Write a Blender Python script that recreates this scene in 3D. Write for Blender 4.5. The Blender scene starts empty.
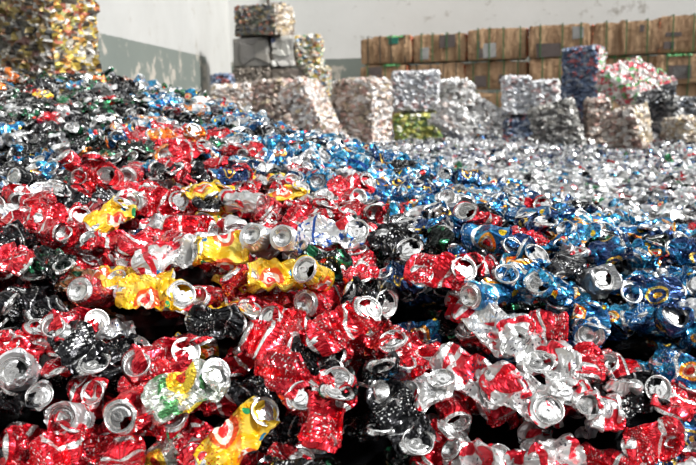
import bpy, math, random
import numpy as np
from mathutils import Matrix, Vector

SEED = 11
rng = np.random.default_rng(SEED)
random.seed(SEED)
C = bpy.context.scene.collection
PI = math.pi

# ------------------------------------------------------------------ camera
W, H = 696, 465
FPX = 773.0
CAMZ = 0.90
PITCH = math.radians(9.95)
ROLL = math.radians(-1.6)
cam_d = bpy.data.cameras.new('camera')
cam = bpy.data.objects.new('camera', cam_d)
C.objects.link(cam)
cam_d.sensor_width = 36.0
cam_d.lens = 36.0 * FPX / W
cam_d.clip_start = 0.05
cam.matrix_world = Matrix.Translation((0, 0, CAMZ)) @ Matrix.Rotation(PI / 2 - PITCH, 4, 'X') @ Matrix.Rotation(ROLL, 4, 'Z')
cam_d.dof.use_dof = True
cam_d.dof.focus_distance = 1.62
cam_d.dof.aperture_fstop = 6.5
bpy.context.scene.camera = cam
RC = np.array(cam.matrix_world.to_3x3())
EYE = np.array([0, 0, CAMZ])


def ray(px, py):
    v = np.array([(px - W / 2) / FPX, -(py - H / 2) / FPX, -1.0])
    return RC @ v


def at(px, py, d):
    """point on the sight line of a pixel at ground distance d (world Y)"""
    r = ray(px, py)
    return EYE + r * (d / r[1])


def project(P):
    q = (np.asarray(P, float) - EYE) @ RC
    z = -q[..., 2]
    z = np.where(z < 1e-3, 1e-3, z)
    return np.stack([W / 2 + FPX * q[..., 0] / z, H / 2 - FPX * q[..., 1] / z, z], -1)


# ------------------------------------------------------------------ node helpers
def new_mat(name):
    m = bpy.data.materials.new(name)
    m.use_nodes = True
    nt = m.node_tree
    b = nt.nodes['Principled BSDF']
    return m, nt, b


def mth(nt, op, a, b=None, c=None, clamp=False):
    n = nt.nodes.new('ShaderNodeMath')
    n.operation = op
    n.use_clamp = clamp
    for i, v in enumerate((a, b, c)):
        if v is None:
            continue
        if isinstance(v, (int, float)):
            n.inputs[i].default_value = v
        else:
            nt.links.new(v, n.inputs[i])
    return n.outputs[0]


def mixc(nt, fac, a, b):
    n = nt.nodes.new('ShaderNodeMix')
    n.data_type = 'RGBA'
    for sock, v in ((n.inputs[0], fac), (n.inputs[6], a), (n.inputs[7], b)):
        if isinstance(v, (int, float)):
            sock.default_value = v
        elif isinstance(v, tuple):
            sock.default_value = (*v, 1) if len(v) == 3 else v
        else:
            nt.links.new(v, sock)
    return n.outputs[2]


def noise(nt, vec, scale, detail=2.0, rough=0.5, dist=0.0):
    n = nt.nodes.new('ShaderNodeTexNoise')
    n.inputs['Scale'].default_value = scale
    n.inputs['Detail'].default_value = detail
    n.inputs['Roughness'].default_value = rough
    n.inputs['Distortion'].default_value = dist
    if vec is not None:
        nt.links.new(vec, n.inputs['Vector'])
    return n.outputs['Fac']


def step(nt, x, lo, hi):
    n = nt.nodes.new('ShaderNodeMapRange')
    n.clamp = True
    n.inputs[1].default_value = lo
    n.inputs[2].default_value = hi
    nt.links.new(x, n.inputs[0])
    return n.outputs[0]


def bump(nt, b, height, strength, dist):
    n = nt.nodes.new('ShaderNodeBump')
    n.inputs['Strength'].default_value = strength
    n.inputs['Distance'].default_value = dist
    nt.links.new(height, n.inputs['Height'])
    nt.links.new(n.outputs[0], b.inputs['Normal'])


SILVER = (0.68, 0.68, 0.67)


def can_material(name, base, layers, metallic=0.80, rough=0.23, bare=True, coat=0.55, worn=0.6):
    m, nt, b = new_mat(name)
    uv = nt.nodes.new('ShaderNodeUVMap')
    uv.uv_map = 'UVMap'
    sep = nt.nodes.new('ShaderNodeSeparateXYZ')
    nt.links.new(uv.outputs[0], sep.inputs[0])
    at_ = nt.nodes.new('ShaderNodeAttribute')
    at_.attribute_name = 'shift'
    u0, v = sep.outputs[0], sep.outputs[1]
    u = mth(nt, 'FRACT', mth(nt, 'ADD', u0, at_.outputs['Fac']))
    vec = nt.nodes.new('ShaderNodeCombineXYZ')
    nt.links.new(mth(nt, 'MULTIPLY', u, 3.0), vec.inputs[0])
    nt.links.new(mth(nt, 'MULTIPLY', v, 2.0), vec.inputs[1])
    nt.links.new(mth(nt, 'MULTIPLY', at_.outputs['Fac'], 37.0), vec.inputs[2])
    vec = vec.outputs[0]
    col = (*base, 1)
    first = nt.nodes.new('ShaderNodeRGB')
    first.outputs[0].default_value = col
    col = first.outputs[0]
    for L in layers:
        k, c = L[0], L[1]
        if k == 'noise':
            _, _, sc, lo, hi = L
            f = step(nt, noise(nt, vec, sc, 2.0, 0.5, 0.4), lo, hi)
        elif k == 'band':      # wavy ribbon round the can
            _, _, v0, hw, amp, fr = L
            s = mth(nt, 'SINE', mth(nt, 'MULTIPLY', u, 2 * PI * fr))
            d = mth(nt, 'ABSOLUTE', mth(nt, 'SUBTRACT', mth(nt, 'SUBTRACT', v, v0), mth(nt, 'MULTIPLY', s, amp)))
            f = step(nt, d, hw, hw * 0.8)
        elif k == 'spot':      # elliptical emblem, twice round the can
            _, _, uc, vc, ru, rv = L
            uu = mth(nt, 'FRACT', mth(nt, 'MULTIPLY', u, 2.0))
            du = mth(nt, 'DIVIDE', mth(nt, 'SUBTRACT', uu, uc), ru)
            dv = mth(nt, 'DIVIDE', mth(nt, 'SUBTRACT', v, vc), rv)
            r = mth(nt, 'ADD', mth(nt, 'MULTIPLY', du, du), mth(nt, 'MULTIPLY', dv, dv))
            f = step(nt, r, 1.0, 0.85)
        elif k == 'text':      # rows of fine print
            _, _, v0, hw, sc = L
            d = mth(nt, 'ABSOLUTE', mth(nt, 'SUBTRACT', v, v0))
            w = step(nt, d, hw, hw * 0.9)
            n = step(nt, noise(nt, vec, sc, 1.0), 0.57, 0.60)
            rows = step(nt, mth(nt, 'SINE', mth(nt, 'MULTIPLY', v, 170.0)), -0.2, 0.1)
            f = mth(nt, 'MULTIPLY', mth(nt, 'MULTIPLY', w, n), rows)
        col = mixc(nt, f, col, c)
    # scuffed-through print and the bare ends
    scuff = step(nt, noise(nt, vec, 9.0, 4.0, 0.65), 0.70, 0.76)
    col = mixc(nt, mth(nt, 'MULTIPLY', scuff, worn), col, SILVER)
    if bare:
        e = mth(nt, 'ABSOLUTE', mth(nt, 'SUBTRACT', v, 0.5))
        col = mixc(nt, step(nt, e, 0.468, 0.474), col, SILVER)
    nt.links.new(col, b.inputs['Base Color'])
    b.inputs['Metallic'].default_value = metallic
    b.inputs['Roughness'].default_value = rough
    b.inputs['Coat Weight'].default_value = coat
    b.inputs['Coat Roughness'].default_value = 0.12
    tc = nt.nodes.new('ShaderNodeTexCoord')
    bump(nt, b, noise(nt, tc.outputs['Object'], 130.0, 3.0, 0.6), 0.22, 0.004)
    return m


WHITE = (0.82, 0.82, 0.80)
RED = (0.62, 0.008, 0.022)
DES = {}
DES['red'] = can_material('red_printed_aluminium', RED, [
    ('band', WHITE, 0.40, 0.035, 0.10, 1), ('text', WHITE, 0.72, 0.13, 16.0), ('text', WHITE, 0.22, 0.06, 26.0)])
DES['crimson'] = can_material('crimson_printed_aluminium', (0.45, 0.005, 0.018), [
    ('noise', (0.72, 0.03, 0.04), 1.6, 0.5, 0.56), ('text', WHITE, 0.6, 0.2, 12.0), ('band', WHITE, 0.2, 0.015, 0.05, 2)])
DES['yellow'] = can_material('yellow_printed_aluminium', (0.86, 0.52, 0.012), [
    ('noise', (0.9, 0.68, 0.10), 2.0, 0.5, 0.6), ('spot', (0.75, 0.10, 0.02), 0.5, 0.55, 0.34, 0.20),
    ('spot', (0.85, 0.8, 0.7), 0.5, 0.56, 0.25, 0.13), ('spot', (0.7, 0.02, 0.03), 0.5, 0.56, 0.15, 0.08),
    ('spot', (0.02, 0.22, 0.5), 0.3, 0.25, 0.08, 0.05), ('spot', (0.03, 0.35, 0.12), 0.62, 0.22, 0.08, 0.05),
    ('text', (0.55, 0.05, 0.02), 0.84, 0.07, 18.0)], metallic=0.5)
DES['blue'] = can_material('blue_printed_aluminium', (0.010, 0.12, 0.31), [
    ('noise', (0.03, 0.33, 0.56), 1.5, 0.5, 0.58), ('band', WHITE, 0.62, 0.03, 0.05, 2),
    ('spot', (0.9, 0.36, 0.02), 0.5, 0.42, 0.26, 0.17), ('spot', (0.85, 0.75, 0.55), 0.5, 0.42, 0.19, 0.12),
    ('spot', (0.7, 0.02, 0.02), 0.5, 0.42, 0.12, 0.075), ('text', WHITE, 0.78, 0.10, 14.0),
    ('spot', (0.9, 0.62, 0.02), 0.1, 0.2, 0.10, 0.06)])
DES['sky'] = can_material('light_blue_printed_aluminium', (0.02, 0.27, 0.50), [
    ('noise', (0.55, 0.72, 0.8), 1.8, 0.52, 0.58), ('band', (0.01, 0.08, 0.35), 0.3, 0.05, 0.06, 1),
    ('text', (0.01, 0.06, 0.3), 0.65, 0.16, 10.0), ('spot', (0.75, 0.03, 0.03), 0.5, 0.5, 0.15, 0.09)])
DES['navy'] = can_material('navy_printed_aluminium', (0.008, 0.035, 0.13), [
    ('noise', (0.01, 0.16, 0.34), 1.8, 0.54, 0.6), ('spot', (0.75, 0.5, 0.08), 0.5, 0.5, 0.25, 0.16),
    ('spot', (0.01, 0.04, 0.15), 0.5, 0.5, 0.18, 0.115), ('spot', (0.7, 0.35, 0.02), 0.5, 0.5, 0.09, 0.055),
    ('text', WHITE, 0.76, 0.08, 14.0)])
DES['black'] = can_material('black_printed_aluminium', (0.009, 0.009, 0.011), [
    ('noise', (0.35, 0.35, 0.35), 4.5, 0.64, 0.67), ('band', (0.4, 0.4, 0.4), 0.28, 0.012, 0.06, 2),
    ('text', WHITE, 0.62, 0.14, 14.0)], rough=0.2, coat=.3, worn=.2)
DES['green_black'] = can_material('black_and_green_printed_aluminium', (0.010, 0.014, 0.012), [
    ('noise', (0.02, 0.16, 0.07), 2.2, 0.56, 0.60), ('text', (0.6, 0.6, 0.6), 0.55, 0.2, 12.0),
    ('spot', (0.6, 0.05, 0.03), 0.5, 0.5, 0.08, 0.05)], rough=0.2, coat=.3, worn=.2)
DES['silver_red'] = can_material('silver_and_red_printed_aluminium', (0.70, 0.70, 0.695), [
    ('noise', (0.66, 0.012, 0.03), 1.25, 0.555, 0.575), ('band', (0.66, 0.012, 0.03), 0.80, 0.045, 0.04, 1),
    ('text', (0.05, 0.05, 0.09), 0.45, 0.10, 12.0)], rough=0.33)
DES['silver_blue'] = can_material('silver_with_blue_dots_printed_aluminium', (0.78, 0.79, 0.80), [
    ('noise', (0.02, 0.10, 0.42), 5.0, 0.58, 0.60), ('spot', (0.72, 0.02, 0.03), 0.5, 0.35, 0.17, 0.10),
    ('band', (0.02, 0.09, 0.4), 0.72, 0.018, 0.03, 1)], rough=0.28)
DES['silver'] = can_material('plain_silver_aluminium', (0.72, 0.725, 0.73), [
    ('noise', (0.54, 0.55, 0.56), 1.2, 0.5, 0.6), ('text', (0.05, 0.07, 0.2), 0.5, 0.14, 9.0),
    ('spot', (0.6, 0.02, 0.02), 0.5, 0.6, 0.08, 0.05)], rough=0.3)
DES['white'] = can_material('white_printed_aluminium', (0.70, 0.70, 0.69), [
    ('text', (0.02, 0.06, 0.3), 0.5, 0.2, 8.0), ('noise', (0.1, 0.35, 0.3), 2.5, 0.64, 0.66)], metallic=0.3, rough=0.35)
DES['grey_green'] = can_material('pale_grey_green_printed_aluminium', (0.55, 0.58, 0.52), [
    ('noise', (0.08, 0.28, 0.10), 2.4, 0.57, 0.61), ('spot', (0.88, 0.62, 0.05), 0.5, 0.5, 0.34, 0.19),
    ('spot', (0.7, 0.04, 0.02), 0.5, 0.5, 0.15, 0.06)])
DES['green'] = can_material('green_printed_aluminium', (0.015, 0.16, 0.055), [
    ('noise', (0.65, 0.68, 0.65), 1.8, 0.56, 0.6), ('spot', (0.7, 0.03, 0.02), 0.5, 0.5, 0.14, 0.09)])
DES['orange'] = can_material('orange_printed_aluminium', (0.80, 0.20, 0.02), [
    ('noise', (0.75, 0.36, 0.10), 2.2, 0.54, 0.6), ('band', WHITE, 0.35, 0.03, 0.05, 1), ('text', WHITE, 0.7, 0.1, 14.0)])
DES['copper'] = can_material('copper_brown_printed_aluminium', (0.36, 0.13, 0.05), [
    ('noise', (0.02, 0.09, 0.04), 2.4, 0.55, 0.6), ('noise', (0.75, 0.72, 0.66), 3.0, 0.6, 0.63)])
DNAMES = list(DES)
DIDX = {k: i for i, k in enumerate(DNAMES)}


def metal(name, col, rough, bscale=None, bstr=0.3):
    m, nt, b = new_mat(name)
    tc = nt.nodes.new('ShaderNodeTexCoord')
    n = noise(nt, tc.outputs['Object'], 60.0, 4.0, 0.6)
    nt.links.new(mixc(nt, n, tuple(c * 0.86 for c in col), col), b.inputs['Base Color'])
    b.inputs['Metallic'].default_value = 0.88
    b.inputs['Roughness'].default_value = rough
    if bscale:
        bump(nt, b, noise(nt, tc.outputs['Object'], bscale, 3.0), bstr, 0.004)
    return m


M_LID = metal('bare_can_end_aluminium', (0.74, 0.74, 0.73), 0.22, 90.0, 0.35)
M_TAB = metal('pull_tab_aluminium', (0.82, 0.82, 0.81), 0.25)
CANMATS = [DES[k] for k in DNAMES] + [M_LID, M_TAB]
I_LID, I_TAB = len(DNAMES), len(DNAMES) + 1

# ------------------------------------------------------------------ crushing cans (position based dynamics)
NU, NV = 48, 34
KINDS = ['F'] * 24 + ['S'] * 12 + ['P'] * 14 + ['C'] * 8 + ['D'] * 4 + ['X'] * 16
B = len(KINDS)


def rot_y(a):
    c, s = np.cos(a), np.sin(a)
    z = np.zeros_like(a)
    o = np.ones_like(a)
    return np.stack([np.stack([c, z, s], -1), np.stack([z, o, z], -1), np.stack([-s, z, c], -1)], -2)


def rot_z(a):
    c, s = np.cos(a), np.sin(a)
    z = np.zeros_like(a)
    o = np.ones_like(a)
    return np.stack([np.stack([c, -s, z], -1), np.stack([s, c, z], -1), np.stack([z, z, o], -1)], -2)


Ls = rng.uniform(0.120, 0.158, B)
R0 = 0.033
thick = np.zeros(B); aL = np.zeros(B); aB = np.zeros(B); short = np.zeros(B); wav = np.zeros(B)
for i, k in enumerate(KINDS):
    if k == 'F':      # flattened, both ends folded onto the same face
        thick[i] = rng.uniform(.010, .022); aL[i] = rng.uniform(60, 98); aB[i] = rng.uniform(60, 98); short[i] = rng.uniform(.0, .18); wav[i] = rng.uniform(.006, .012)
    elif k == 'X':    # tall can trodden almost to a sheet, one end on each face
        Ls[i] = rng.uniform(.158, .186); thick[i] = rng.uniform(.006, .012); aL[i] = rng.uniform(70, 95); aB[i] = -rng.uniform(75, 100); short[i] = rng.uniform(.0, .12); wav[i] = rng.uniform(.005, .010)
    elif k == 'S':    # flattened, ends on opposite faces
        thick[i] = rng.uniform(.010, .022); aL[i] = rng.uniform(50, 90); aB[i] = -rng.uniform(35, 85); short[i] = rng.uniform(.0, .18); wav[i] = rng.uniform(.005, .011)
    elif k == 'P':    # pinched waist, ends half turned
        thick[i] = rng.uniform(.014, .034); aL[i] = rng.uniform(15, 55); aB[i] = rng.uniform(-25, 50); short[i] = rng.uniform(.05, .3); wav[i] = rng.uniform(.005, .012)
    elif k == 'C':    # squashed end to end
        thick[i] = rng.uniform(.05, .062); aL[i] = rng.uniform(-25, 30); aB[i] = rng.uniform(-25, 30); short[i] = rng.uniform(.45, .62); wav[i] = .003
    else:             # only dented
        thick[i] = rng.uniform(.042, .054); aL[i] = rng.uniform(-8, 15); aB[i] = rng.uniform(-10, 10); short[i] = rng.uniform(.0, .06); wav[i] = .004
aL = np.radians(aL); aB = np.radians(aB)
rows_v = np.concatenate([[0, .045], np.linspace(.10, .91, NV - 4), [.962, 1.0]])
rows_r = np.concatenate([[.0268, .0312], np.full(NV - 4, R0), [.0316, .0252]])
th = np.arange(NU) / NU * 2 * PI
rest = np.zeros((B, NV, NU, 3), np.float32)
rest[..., 0] = ((0.5 - rows_v)[None, :, None] * Ls[:, None, None])
rest[..., 1] = (rows_r[:, None] * np.cos(th)[None])[None]
rest[..., 2] = (rows_r[:, None] * np.sin(th)[None])[None]
P = rest.copy()
P += rng.normal(0, .0006, P.shape).astype(np.float32)
# random creased field: where the mid sheet ends up
wk = rng.uniform(.022, .07, (B, 3)); wphi = rng.uniform(0, PI, (B, 3)); wph = rng.uniform(0, 1, (B, 3))


def creased(x, y):
    r = np.zeros_like(x)
    for j in range(3):
        q = (x * np.cos(wphi[:, j])[:, None, None] + y * np.sin(wphi[:, j])[:, None, None]) / wk[:, j][:, None, None] + wph[:, j][:, None, None]
        r += np.abs((q % 1.0) - .5) * 4 - 1
    return (r * wav[:, None, None]).astype(np.float32) * .8


def ln(a, b):
    return np.sqrt(((a - b) ** 2).sum(-1))


rU = ln(rest, np.roll(rest, -1, 2))
rV = ln(rest[:, :-1], rest[:, 1:])
rD1 = ln(rest[:, :-1], np.roll(rest, -1, 2)[:, 1:])
rD2 = ln(np.roll(rest, -1, 2)[:, :-1], rest[:, 1:])
rB = ln(rest, np.roll(rest, -2, 2))


def solve(a, b, r, k):
    d = b - a
    l = np.sqrt((d * d).sum(-1)) + 1e-9
    return d * ((l - r) / l * (0.5 * k))[..., None]


sgn = np.sign(rest[..., 2])
endw = np.abs(rows_v - .5) * 2
endk = np.clip((endw - .62) / .38, 0, 1)[None, :, None]
midrow = (endw < .72)[None, :, None]
STEPS = 110


def end_frames(s):
    sm = s * s * (3 - 2 * s)
    out = []
    for (a, sx) in ((aL, 1), (aB, -1)):
        half = Ls / 2 * (1 - short * sm)
        cx = half - .024 * np.abs(np.sin(a * sm)) * np.where(np.array([k in 'FSX' for k in KINDS]), 1, .5)
        cz = np.sin(a * sm) * (thick / 2 + .003) * np.where(np.array([k in 'FSX' for k in KINDS]), 1, .4)
        Rm = rot_y(-a * sm * sx)
        Rm = Rm @ rot_z(tw * sm)
        out.append((np.stack([sx * cx, off * sm * sx, cz], -1), Rm))
    return out


tw = rng.uniform(-.3, .3, B); off = rng.uniform(-.008, .008, B)
ring0 = rest[:, 0] * np.array([0, 1, 1], np.float32)
ring1 = rest[:, -1] * np.array([0, 1, 1], np.float32)
for st in range(STEPS):
    s = min(1.0, (st + 1) / (STEPS * .8))
    (c0, R_0), (c1, R_1) = end_frames(np.full(B, s))
    k0 = (np.einsum('bij,buj->bui', R_0, ring0) + c0[:, None]).astype(np.float32)
    k1 = (np.einsum('bij,buj->bui', R_1, ring1) + c1[:, None]).astype(np.float32)
    lim_mid = (R0 + (thick / 2 - R0) * s)[:, None, None]
    lim = lim_mid + (R0 * 1.02 - lim_mid) * endk * (1 - .45 * s * np.array([k in 'FSX' for k in KINDS])[:, None, None])
    for it in range(5):
        for sl_a, sl_b in ((slice(0, None, 2), slice(1, None, 2)),):
            a, b = P[:, :, 0::2], P[:, :, 1::2]
            d = solve(a, b, rU[:, :, 0::2], 1.0); a += d; b -= d
        Q = np.roll(P, -1, 2); a, b = Q[:, :, 0::2], Q[:, :, 1::2]
        d = solve(a, b, rU[:, :, 1::2], 1.0); a += d; b -= d
        P = np.roll(Q, 1, 2)
        for o in (0, 1):
            a, b = P[:, o:NV - 1:2], P[:, o + 1:NV:2]
            m = min(a.shape[1], b.shape[1]); a, b = a[:, :m], b[:, :m]
            d = solve(a, b, rV[:, o::2][:, :m], 1.0); a += d; b -= d
        Q = np.roll(P, -1, 2)
        d = solve(P[:, :-1], Q[:, 1:], rD1, .35)
        P[:, :-1] += d; P[:, 1:] -= np.roll(d, 1, 2)
        Q = np.roll(P, -1, 2)
        d = solve(Q[:, :-1], P[:, 1:], rD2, .35)
        P[:, :-1] += np.roll(d, 1, 2); P[:, 1:] -= d
        d = solve(P, np.roll(P, -2, 2), rB, .04)
        P += d; P -= np.roll(d, 2, 2)
        w = creased(P[..., 0], P[..., 1]) * s * (1 - endk)
        z = P[..., 2] - w
        z = np.clip(z, -lim, lim)
        z = np.where(midrow, np.where(sgn > 0, np.maximum(z, .0012), np.where(sgn < 0, np.minimum(z, -.0012), z)), z)
        P[..., 2] = z + w
        P[:, 0] = k0; P[:, -1] = k1
SHAPES = P.astype(np.float64)
# hard folds in the sheet: a few saw-tooth waves in random directions, none at the rigid ends
soft = (1 - np.clip((endw - .55) / .42, 0, 1))[None, :, None, None]
for k in range(5):
    nrm = rng.normal(0, 1, (B, 1, 1, 3)) * np.array([1, 1, .6]); nrm /= np.linalg.norm(nrm, axis=-1, keepdims=True)
    mv = rng.normal(0, 1, (B, 1, 1, 3)) * np.array([.5, .6, 1]); mv /= np.linalg.norm(mv, axis=-1, keepdims=True)
    lam = rng.uniform(.030, .075, (B, 1, 1)); am = lam * rng.uniform(.04, .10, (B, 1, 1)) * np.where(np.array([k == 'X' for k in KINDS]), .7, 1)[:, None, None]
    q = (SHAPES * nrm).sum(-1) / lam + rng.uniform(0, 1, (B, 1, 1))
    SHAPES = SHAPES + mv * ((np.abs(q % 1.0 - .5) * 4 - 1) * am)[..., None] * soft
ENDS = end_frames(np.ones(B))

# lids and bases, in the frame of each end (outward = +x for the lid, -x for the base)
LIDP = [(.0268, 0.0), (.0272, .0012), (.0262, .0024), (.0246, .0016), (.0238, -.0040), (.0224, -.0046), (.0214, -.0016), (.0150, -.0012), (.0080, -.0012), (0, -.0012)]
BASEP = [(.0252, 0.0), (.0243, .0030), (.0228, .0036), (.0212, .0012), (.0190, -.0040), (.0140, -.0078), (.0080, -.0098), (0, -.0105)]


def revolve(prof, n, sx, hole=False, bend=0.0, seed=0):
    vs, fs = [], []
    rr = np.random.default_rng(seed)
    ph = rr.uniform(0, 6.28)
    for (r, h) in prof[:-1]:
        for j in range(n):
            a = 2 * PI * j / n
            hh = h
            if r < .021:
                hh += bend * math.cos(a + ph) * r / .02
            vs.append((sx * hh, r * math.cos(a), r * math.sin(a)))
    c = len(vs)
    vs.append((sx * prof[-1][1], 0, 0))
    m = len(prof) - 1
    for i in range(m - 1):
        for j in range(n):
            a = 2 * PI * (j + .5) / n
            if hole and 6 <= i <= 7 and math.cos(a) > .62:
                continue
            q = (i * n + j, i * n + (j + 1) % n, (i + 1) * n + (j + 1) % n, (i + 1) * n + j)
            fs.append(q if sx > 0 else q[::-1])
    for j in range(n):
        t = ((m - 1) * n + j, (m - 1) * n + (j + 1) % n, c)
        fs.append(t if sx > 0 else t[::-1])
    return np.array(vs), fs


def make_tab():
    vs, fs = [], []
    n = 14
    for k in range(2):
        for j in range(n):
            a = 2 * PI * j / n
            for (rx, ry) in ((.0115, .0072), (.0070, .0036)):
                for h in (.0002, .0018):
                    vs.append((h, rx * math.cos(a) - .006, ry * math.sin(a)))
        break
    for j in range(n):
        a, b = j * 4, ((j + 1) % n) * 4
        fs += [(a + 1, b + 1, b + 3, a + 3), (a, a + 1, b + 1, b)[::-1], (a + 2, b + 2, b + 3, a + 3)[::-1], (a, b, b + 2, a + 2)[::-1]]
    # rivet bridge
    o = len(vs)
    for x in (.0002, .0014):
        for y, z in ((-.0005, -.0036), (.0035, -.0036), (.0035, .0036), (-.0005, .0036)):
            vs.append((x, y, z))
    fs += [(o + 4, o + 5, o + 6, o + 7), (o, o + 1, o + 5, o + 4)[::-1], (o + 1, o + 2, o + 6, o + 5)[::-1], (o + 2, o + 3, o + 7, o + 6)[::-1], (o + 3, o, o + 4, o + 7)[::-1]]
    return np.array(vs), fs


LID_OPEN = revolve(LIDP, 24, 1, True)
LID_SHUT = revolve(LIDP, 24, 1, False)
BASE = revolve(BASEP, 24, -1)
TAB = make_tab()


def body_faces(nv, nu):
    f = []
    for i in range(nv - 1):
        for j in range(nu):
            f.append((i * nu + j, i * nu + (j + 1) % nu, (i + 1) * nu + (j + 1) % nu, (i + 1) * nu + j)[::-1])
    return f


BF_FULL = body_faces(NV, NU)


def shape_parts(si, opened, stride=1):
    """local geometry of one crushed can: dict of part -> (verts, faces)"""
    rows = np.unique(np.concatenate([np.arange(0, NV, stride), [NV - 1]]))
    bod = SHAPES[si][rows][:, ::stride]
    out = {'body': (bod.reshape(-1, 3), (len(rows), bod.shape[1]), rows)}
    out['lid'] = (LID_OPEN if opened else LID_SHUT)
    out['base'] = BASE
    out['pull_tab'] = TAB
    (c0, r0), (c1, r1) = ENDS
    tr = {'lid': (r0[si], c0[si]), 'pull_tab': (r0[si], c0[si]), 'base': (r1[si], c1[si])}
    res = {'body': out['body']}
    for k in ('lid', 'base', 'pull_tab'):
        v, f = out[k]
        Rm, c = tr[k]
        res[k] = (v @ Rm.T + c, f)
    return res


# ------------------------------------------------------------------ the heap
CP = [  # pixel x, pixel y, ground distance
    (-150, 560, 1.08), (120, 560, 1.08), (348, 560, 1.08), (580, 560, 1.09), (850, 560, 1.10),
    (-150, 460, 1.20), (100, 460, 1.20), (348, 460, 1.20), (600, 460, 1.22), (850, 460, 1.24),
    (-150, 380, 1.33), (100, 380, 1.32), (348, 380, 1.33), (600, 380, 1.35), (850, 380, 1.38),
    (-150, 300, 1.52), (100, 300, 1.52), (300, 300, 1.50), (500, 300, 1.50), (700, 300, 1.54), (850, 300, 1.56),
    (-150, 240, 1.84), (100, 240, 1.78), (285, 245, 1.70), (480, 248, 1.68), (640, 262, 1.74), (850, 275, 1.7),
    (-150, 190, 2.25), (50, 190, 2.2), (160, 185, 2.1), (300, 195, 2.2), (400, 210, 2.12), (500, 218, 2.02), (600, 236, 1.98), (720, 252, 1.94),
    (-150, 150, 2.9), (50, 150, 2.8), (150, 140, 2.9), (250, 150, 2.9), (330, 165, 2.8), (420, 185, 2.65), (520, 205, 2.45),
    (-150, 105, 4.0), (0, 104, 4.0), (90, 100, 4.0), (160, 112, 3.8), (230, 120, 3.7), (300, 134, 3.6), (370, 152, 3.35), (450, 174, 3.0),
    (-150, 84, 4.8), (20, 80, 4.8), (100, 77, 4.8), (180, 96, 4.8), (240, 112, 4.5),
]
FZ = .34  # level of the far spread of cans
pts = [at(*c) for c in CP]
for x, y in [(-1.6, 6.2), (-.9, 6.3), (-.4, 5.9), (.1, 5.3), (.5, 4.7), (.8, 4.0), (1.1, 3.4), (1.5, 3.0), (2.1, 2.9), (-.8, 7.5), (1.6, 5), (3, 4), (0, 8), (-2.6, 6.5), (2.8, 2.6)]:
    pts.append(np.array([x, y, .28]))
pts = np.array(pts)
XY, ZZ = pts[:, :2], pts[:, 2]
Dm = np.sqrt(((XY[:, None] - XY[None]) ** 2).sum(-1))
n_ = len(pts)
A = np.zeros((n_ + 3, n_ + 3))
A[:n_, :n_] = -Dm - np.eye(n_) * .02
A[:n_, n_] = 1; A[:n_, n_ + 1:] = XY; A[n_, :n_] = 1; A[n_ + 1:, :n_] = XY.T
sol = np.linalg.solve(A, np.concatenate([ZZ, np.zeros(3)]))


def heap(x, y):
    q = np.stack([np.asarray(x, float).ravel(), np.asarray(y, float).ravel()], -1)
    out = np.empty(len(q))
    for s0 in range(0, len(q), 20000):
        qq = q[s0:s0 + 20000]
        d = np.sqrt(((qq[:, None] - XY[None]) ** 2).sum(-1))
        out[s0:s0 + 20000] = -d @ sol[:n_] + sol[n_] + qq @ sol[n_ + 1:]
    return np.clip(out, 0.0, 1.2).reshape(np.shape(x))


def hit(px, py):
    r = ray(px, py)
    ds = np.arange(.75, 6.5, .012)
    p = EYE[None] + r[None] * (ds / r[1])[:, None]
    g = p[:, 2] - heap(p[:, 0], p[:, 1])
    k = np.argmax(g < 0)
    return p[k] if g[k] < 0 else p[-1]


def normal(x, y, e=.07):
    gx = (heap(np.array([x + e]), np.array([y]))[0] - heap(np.array([x - e]), np.array([y]))[0]) / (2 * e)
    gy = (heap(np.array([x]), np.array([y + e]))[0] - heap(np.array([x]), np.array([y - e]))[0]) / (2 * e)
    n = np.array([-gx, -gy, 1.0])
    return n / np.linalg.norm(n)


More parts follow.
